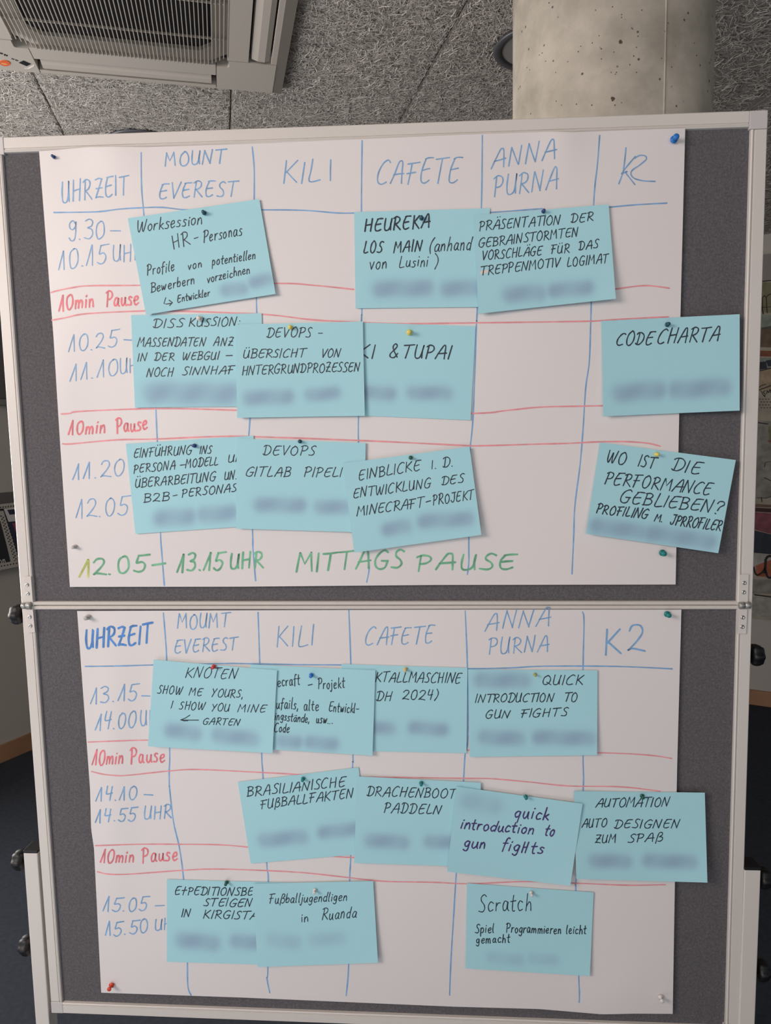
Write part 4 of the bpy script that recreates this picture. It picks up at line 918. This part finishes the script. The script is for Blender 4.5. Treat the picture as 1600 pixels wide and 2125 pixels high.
cd_(17, [(741, 1611), (998, 1624), (990, 1799), (735, 1791)], 4, .004, 'blue card reading DRACHENBOOT PADDELN in the middle row of the lower sheet',
    [('DRACHENBOOT', 760, 1651, 943, 1657, 20), ('PADDELN', 796, 1686, 914, 1690, 20, .12)], smudge=[(770, 1744, 835, 1748, 16), (893, 1747, 932, 1748, 15)], **W2)
cd_(19, [(1191, 1641.6), (1462.6, 1645), (1468, 1831.6), (1196, 1824)], 1, .014, 'blue card headed AUTOMATION hanging over the right edge of the lower sheet',
    [('AUTOMATION', 1236, 1675, 1386, 1674, 19, .16), ('AUTO', 1207, 1717, 1257, 1716, 18), ('DESIGNEN', 1274, 1718, 1409, 1719, 18, .16), ('ZUM', 1234, 1749, 1278, 1749, 17), ('SPAß', 1303, 1748, 1373, 1746, 18, .14)], smudge=[(1235, 1786, 1297, 1788, 16), (1348, 1786, 1432, 1789, 16)], **W2)
cd_(18, [(947, 1632), (1209, 1668), (1183.5, 1838), (928, 1809)], 6, .010, 'tilted blue card with purple lower case writing about gun fights',
    [('quick', 1066, 1696, 1138, 1702, 26), ('introduction', 955, 1719, 1106, 1731, 23), ('to', 1129, 1733, 1148, 1736, 24), ('gun', 961, 1758, 1006, 1761, 24), ('fig', 1040, 1764, 1076, 1768, 26), ('H', 1082, 1769, 1092, 1770, 22), ('ts', 1100, 1770, 1126, 1772, 24)], wid=3.0, inkm='purple_ink', smudge=[(970, 1662, 1025, 1672, 20)], strength=.45, **W2)
cd_(20, [(346, 1825), (612, 1832), (610, 2004), (346, 1996)], 1, .002, 'blue card starting EXPEDITIONSBE, bottom left card of the lower sheet',
    [('EXPEDITIONSBE', 362, 1857, 524, 1859, 17), ('STEIGEN', 422, 1880, 522, 1881, 16, .16), ('IN', 376, 1903, 395, 1902, 16), ('KIRGISTAN', 421, 1906, 552, 1908, 17, .14)], smudge=[(380, 1951, 440, 1957, 18), (492, 1954, 535, 1956, 16)], **W2)
cd_(21, [(525, 1834), (774.4, 1828.6), (784.4, 1998), (534.4, 2007)], 3, .006, 'blue card with a white pin and the words in Ruanda at the bottom',
    [('Fußballjugendligen', 558, 1876, 719, 1869, 19, .1), ('in', 625, 1914, 640, 1911, 18), ('Ruanda', 668, 1909, 739, 1905, 24)], wid=1.9, smudge=[(568, 1950, 612, 1956, 16), (652, 1950, 705, 1948, 15)], strength=.4, **W2)
cd_(22, [(969, 1833), (1232, 1852), (1224, 2025.6), (966, 2009.7)], 1, .006, 'blue card reading Scratch, bottom right card of the lower sheet',
    [('Scratch', 993, 1893, 1103, 1890, 36), ('Spiel', 986, 1936, 1025, 1936, 19), ('Programmieren', 1050, 1935, 1164, 1938, 19), ('leicht', 1175, 1938, 1216, 1938, 19), ('gemacht', 988, 1958, 1058, 1956, 18)], slant=.05, smudge=[(1022, 1987, 1078, 1993, 13), (1105, 1990, 1150, 1992, 12)], strength=.35, **W2)
# correction tape under the T on the Präsentation card
d3 = DEP[3]
c3 = [o for o in bpy.data.objects if o.name.startswith('note_card') and o.get('label', '').startswith('blue card starting PR')][0]
slab('correction_tape', [Vector(bp(x, y, -(d3(x, y) + .00008))) for x, y in ((996, 563), (1012, 559.5), (1014, 565), (998, 569))], (0, .00006, 0), M['corr'], c3)

# white lettering at the foot of the black brochure
def wall_text(text, x0, y0, x1, y1, h, wd, parent, m):
    v, f = ribbon(word_strokes(text, x0, y0, x1, y1, h, 0, .3), wd, lambda x, y: 0)
    pts = []
    for p in v:                                # slide each point along its sight line from the board plane to the wall plane
        n = nl; base = cor + n * .0392; dd = p - CAM; t = ((base - CAM[:2]) @ n) / (dd[:2] @ n); pts.append(CAM + dd * t)
    o = mesh_obj('white_lettering', pts, f, m); o.parent = parent
wall_text('on', -1, 1171, 12, 1168, 15, 1.6, bk, M['leaflet_white'])

# ------------------------------------------------------------------ push pins
PGRP = 'plastic push pins'
pin_mesh = {}
def pin(px, py, colk, depth, label, s=1.0, tiltx=0.0, tiltz=0.0):
    d = depth(px, py)
    H = .0125 * s
    c = bp(px, py, -(d + H * .8))
    t = empty('push_pin', (c[0], -d, c[2])); s = s * (.86 if s >= 1.05 else .76); t.scale = (s, s, s)
    t.rotation_euler = (tiltx, 0, tiltz)
    tag(t, label, 'push pin', PGRP)
    if colk not in pin_mesh:
        bm = bmesh.new()
        lathe_bm(bm, (0, 0, 0), (0, -1, 0), [(.0016, .0028), (.0046, .0030), (.0048, .0038), (.0040, .0046), (.0022, .0056), (.0019, .0075), (.0021, .0095), (.0033, .0110), (.0038, .0122), (.0036, .0134), (.0025, .0142), (.0006, .0145)], 24)
        me = bpy.data.meshes.new('pin_head'); bmesh.ops.recalc_face_normals(bm, faces=bm.faces[:]); bm.to_mesh(me); bm.free(); me.materials.append(PM[colk])
        for p in me.polygons: p.use_smooth = True
        pin_mesh[colk] = me
    if 'needle' not in pin_mesh:
        bm = bmesh.new(); lathe_bm(bm, (0, 0, 0), (0, -1, 0), [(.0004, -.0012), (.0005, .0030)], 8)
        me = bpy.data.meshes.new('needle'); bm.to_mesh(me); bm.free(); me.materials.append(M['steel']); pin_mesh['needle'] = me
    for nm, me in (('pin_head', pin_mesh[colk]), ('needle', pin_mesh['needle'])):
        o = bpy.data.objects.new(nm, me); C.objects.link(o); o.parent = t
for (x, y, ck, dk, lb, s) in [
    (108, 323, 'navy', 'u', 'small dark blue pin in the top left corner of the upper sheet', .78),
    (1403, 284, 'blue', 'u', 'bright blue pin in the top right corner of the upper sheet', 1.35),
    (151, 1136, 'grey', 'u', 'pale grey pin near the lower left corner of the upper sheet', 1.0),
    (1378, 1149, 'teal', 'u', 'teal green pin below the PERFORMANCE card', 1.25),
    (178, 1283, 'grey', 'l', 'pale grey pin in the top left corner of the lower sheet', 1.1),
    (1388, 1277, 'teal', 'l', 'teal green pin in the top right corner of the lower sheet', 1.2),
    (227, 2052, 'orange_red', 'l', 'orange red pin in the bottom left corner of the lower sheet', 1.15),
    (1374, 2077, 'white', 'l', 'white pin in the bottom right corner of the lower sheet', 1.1),
    (421, 439, 'dark_teal', 1, 'dark teal pin holding the Worksession card', .95), (874.5, 450, 'dark_teal', 2, 'dark teal pin holding the HEUREKA card', .95),
    (1129, 436, 'navy', 3, 'navy pin holding the PRÄSENTATION card', .85), (412, 660, 'white', 4, 'white pin holding the DISSKUSSION card', 1.1),
    (601, 678, 'yellow', 5, 'yellow pin holding the DEVOPS ÜBERSICHT card', 1.0), (849, 688.5, 'yellow', 6, 'yellow pin holding the & TUPAI card', 1.1),
    (1388, 672, 'dark_teal', 7, 'dark teal pin holding the CODE CHARTA card', 1.0), (401, 925, 'navy', 8, 'navy pin holding the EINFÜHRUNG card', .95),
    (621, 916, 'dark_teal', 9, 'dark teal pin holding the GITLAB card', .9), (852, 950, 'dark_green', 10, 'dark green pin holding the EINBLICKE card', .9),
    (1365, 943, 'yellow', 11, 'yellow pin holding the PERFORMANCE card', .95), (441, 1386, 'red', 12, 'red pin holding the KNOTEN card', 1.0),
    (644.5, 1404, 'blue', 13, 'blue pin holding the alte Entwickl card', 1.0), (840.5, 1391.5, 'cream', 14, 'cream pin holding the KTALLMASCHINE card', .95),
    (1111, 1402, 'olive', 15, 'olive yellow pin holding the QUICK INTRODUCTION card', .75), (627.5, 1620, 'teal', 16, 'teal pin holding the BRASILIANISCHE card', .95),
    (874, 1629, 'teal', 17, 'teal pin holding the DRACHENBOOT card', .95), (1092, 1657, 'teal', 18, 'teal pin holding the purple written card', .95),
    (1335, 1656, 'dark_green', 19, 'dark green pin holding the AUTOMATION card', .95), (468, 1836, 'dark_green', 20, 'dark green pin holding the EXPEDITIONSBE card', .95),
    (652, 1853, 'white', 21, 'white pin holding the Ruanda card', .95), (1104, 1858.5, 'white', 22, 'white pin holding the Scratch card', .95)]:
    pin(x, y, ck, wave_up if dk == 'u' else wave_lo if dk == 'l' else DEP[dk], lb, s)
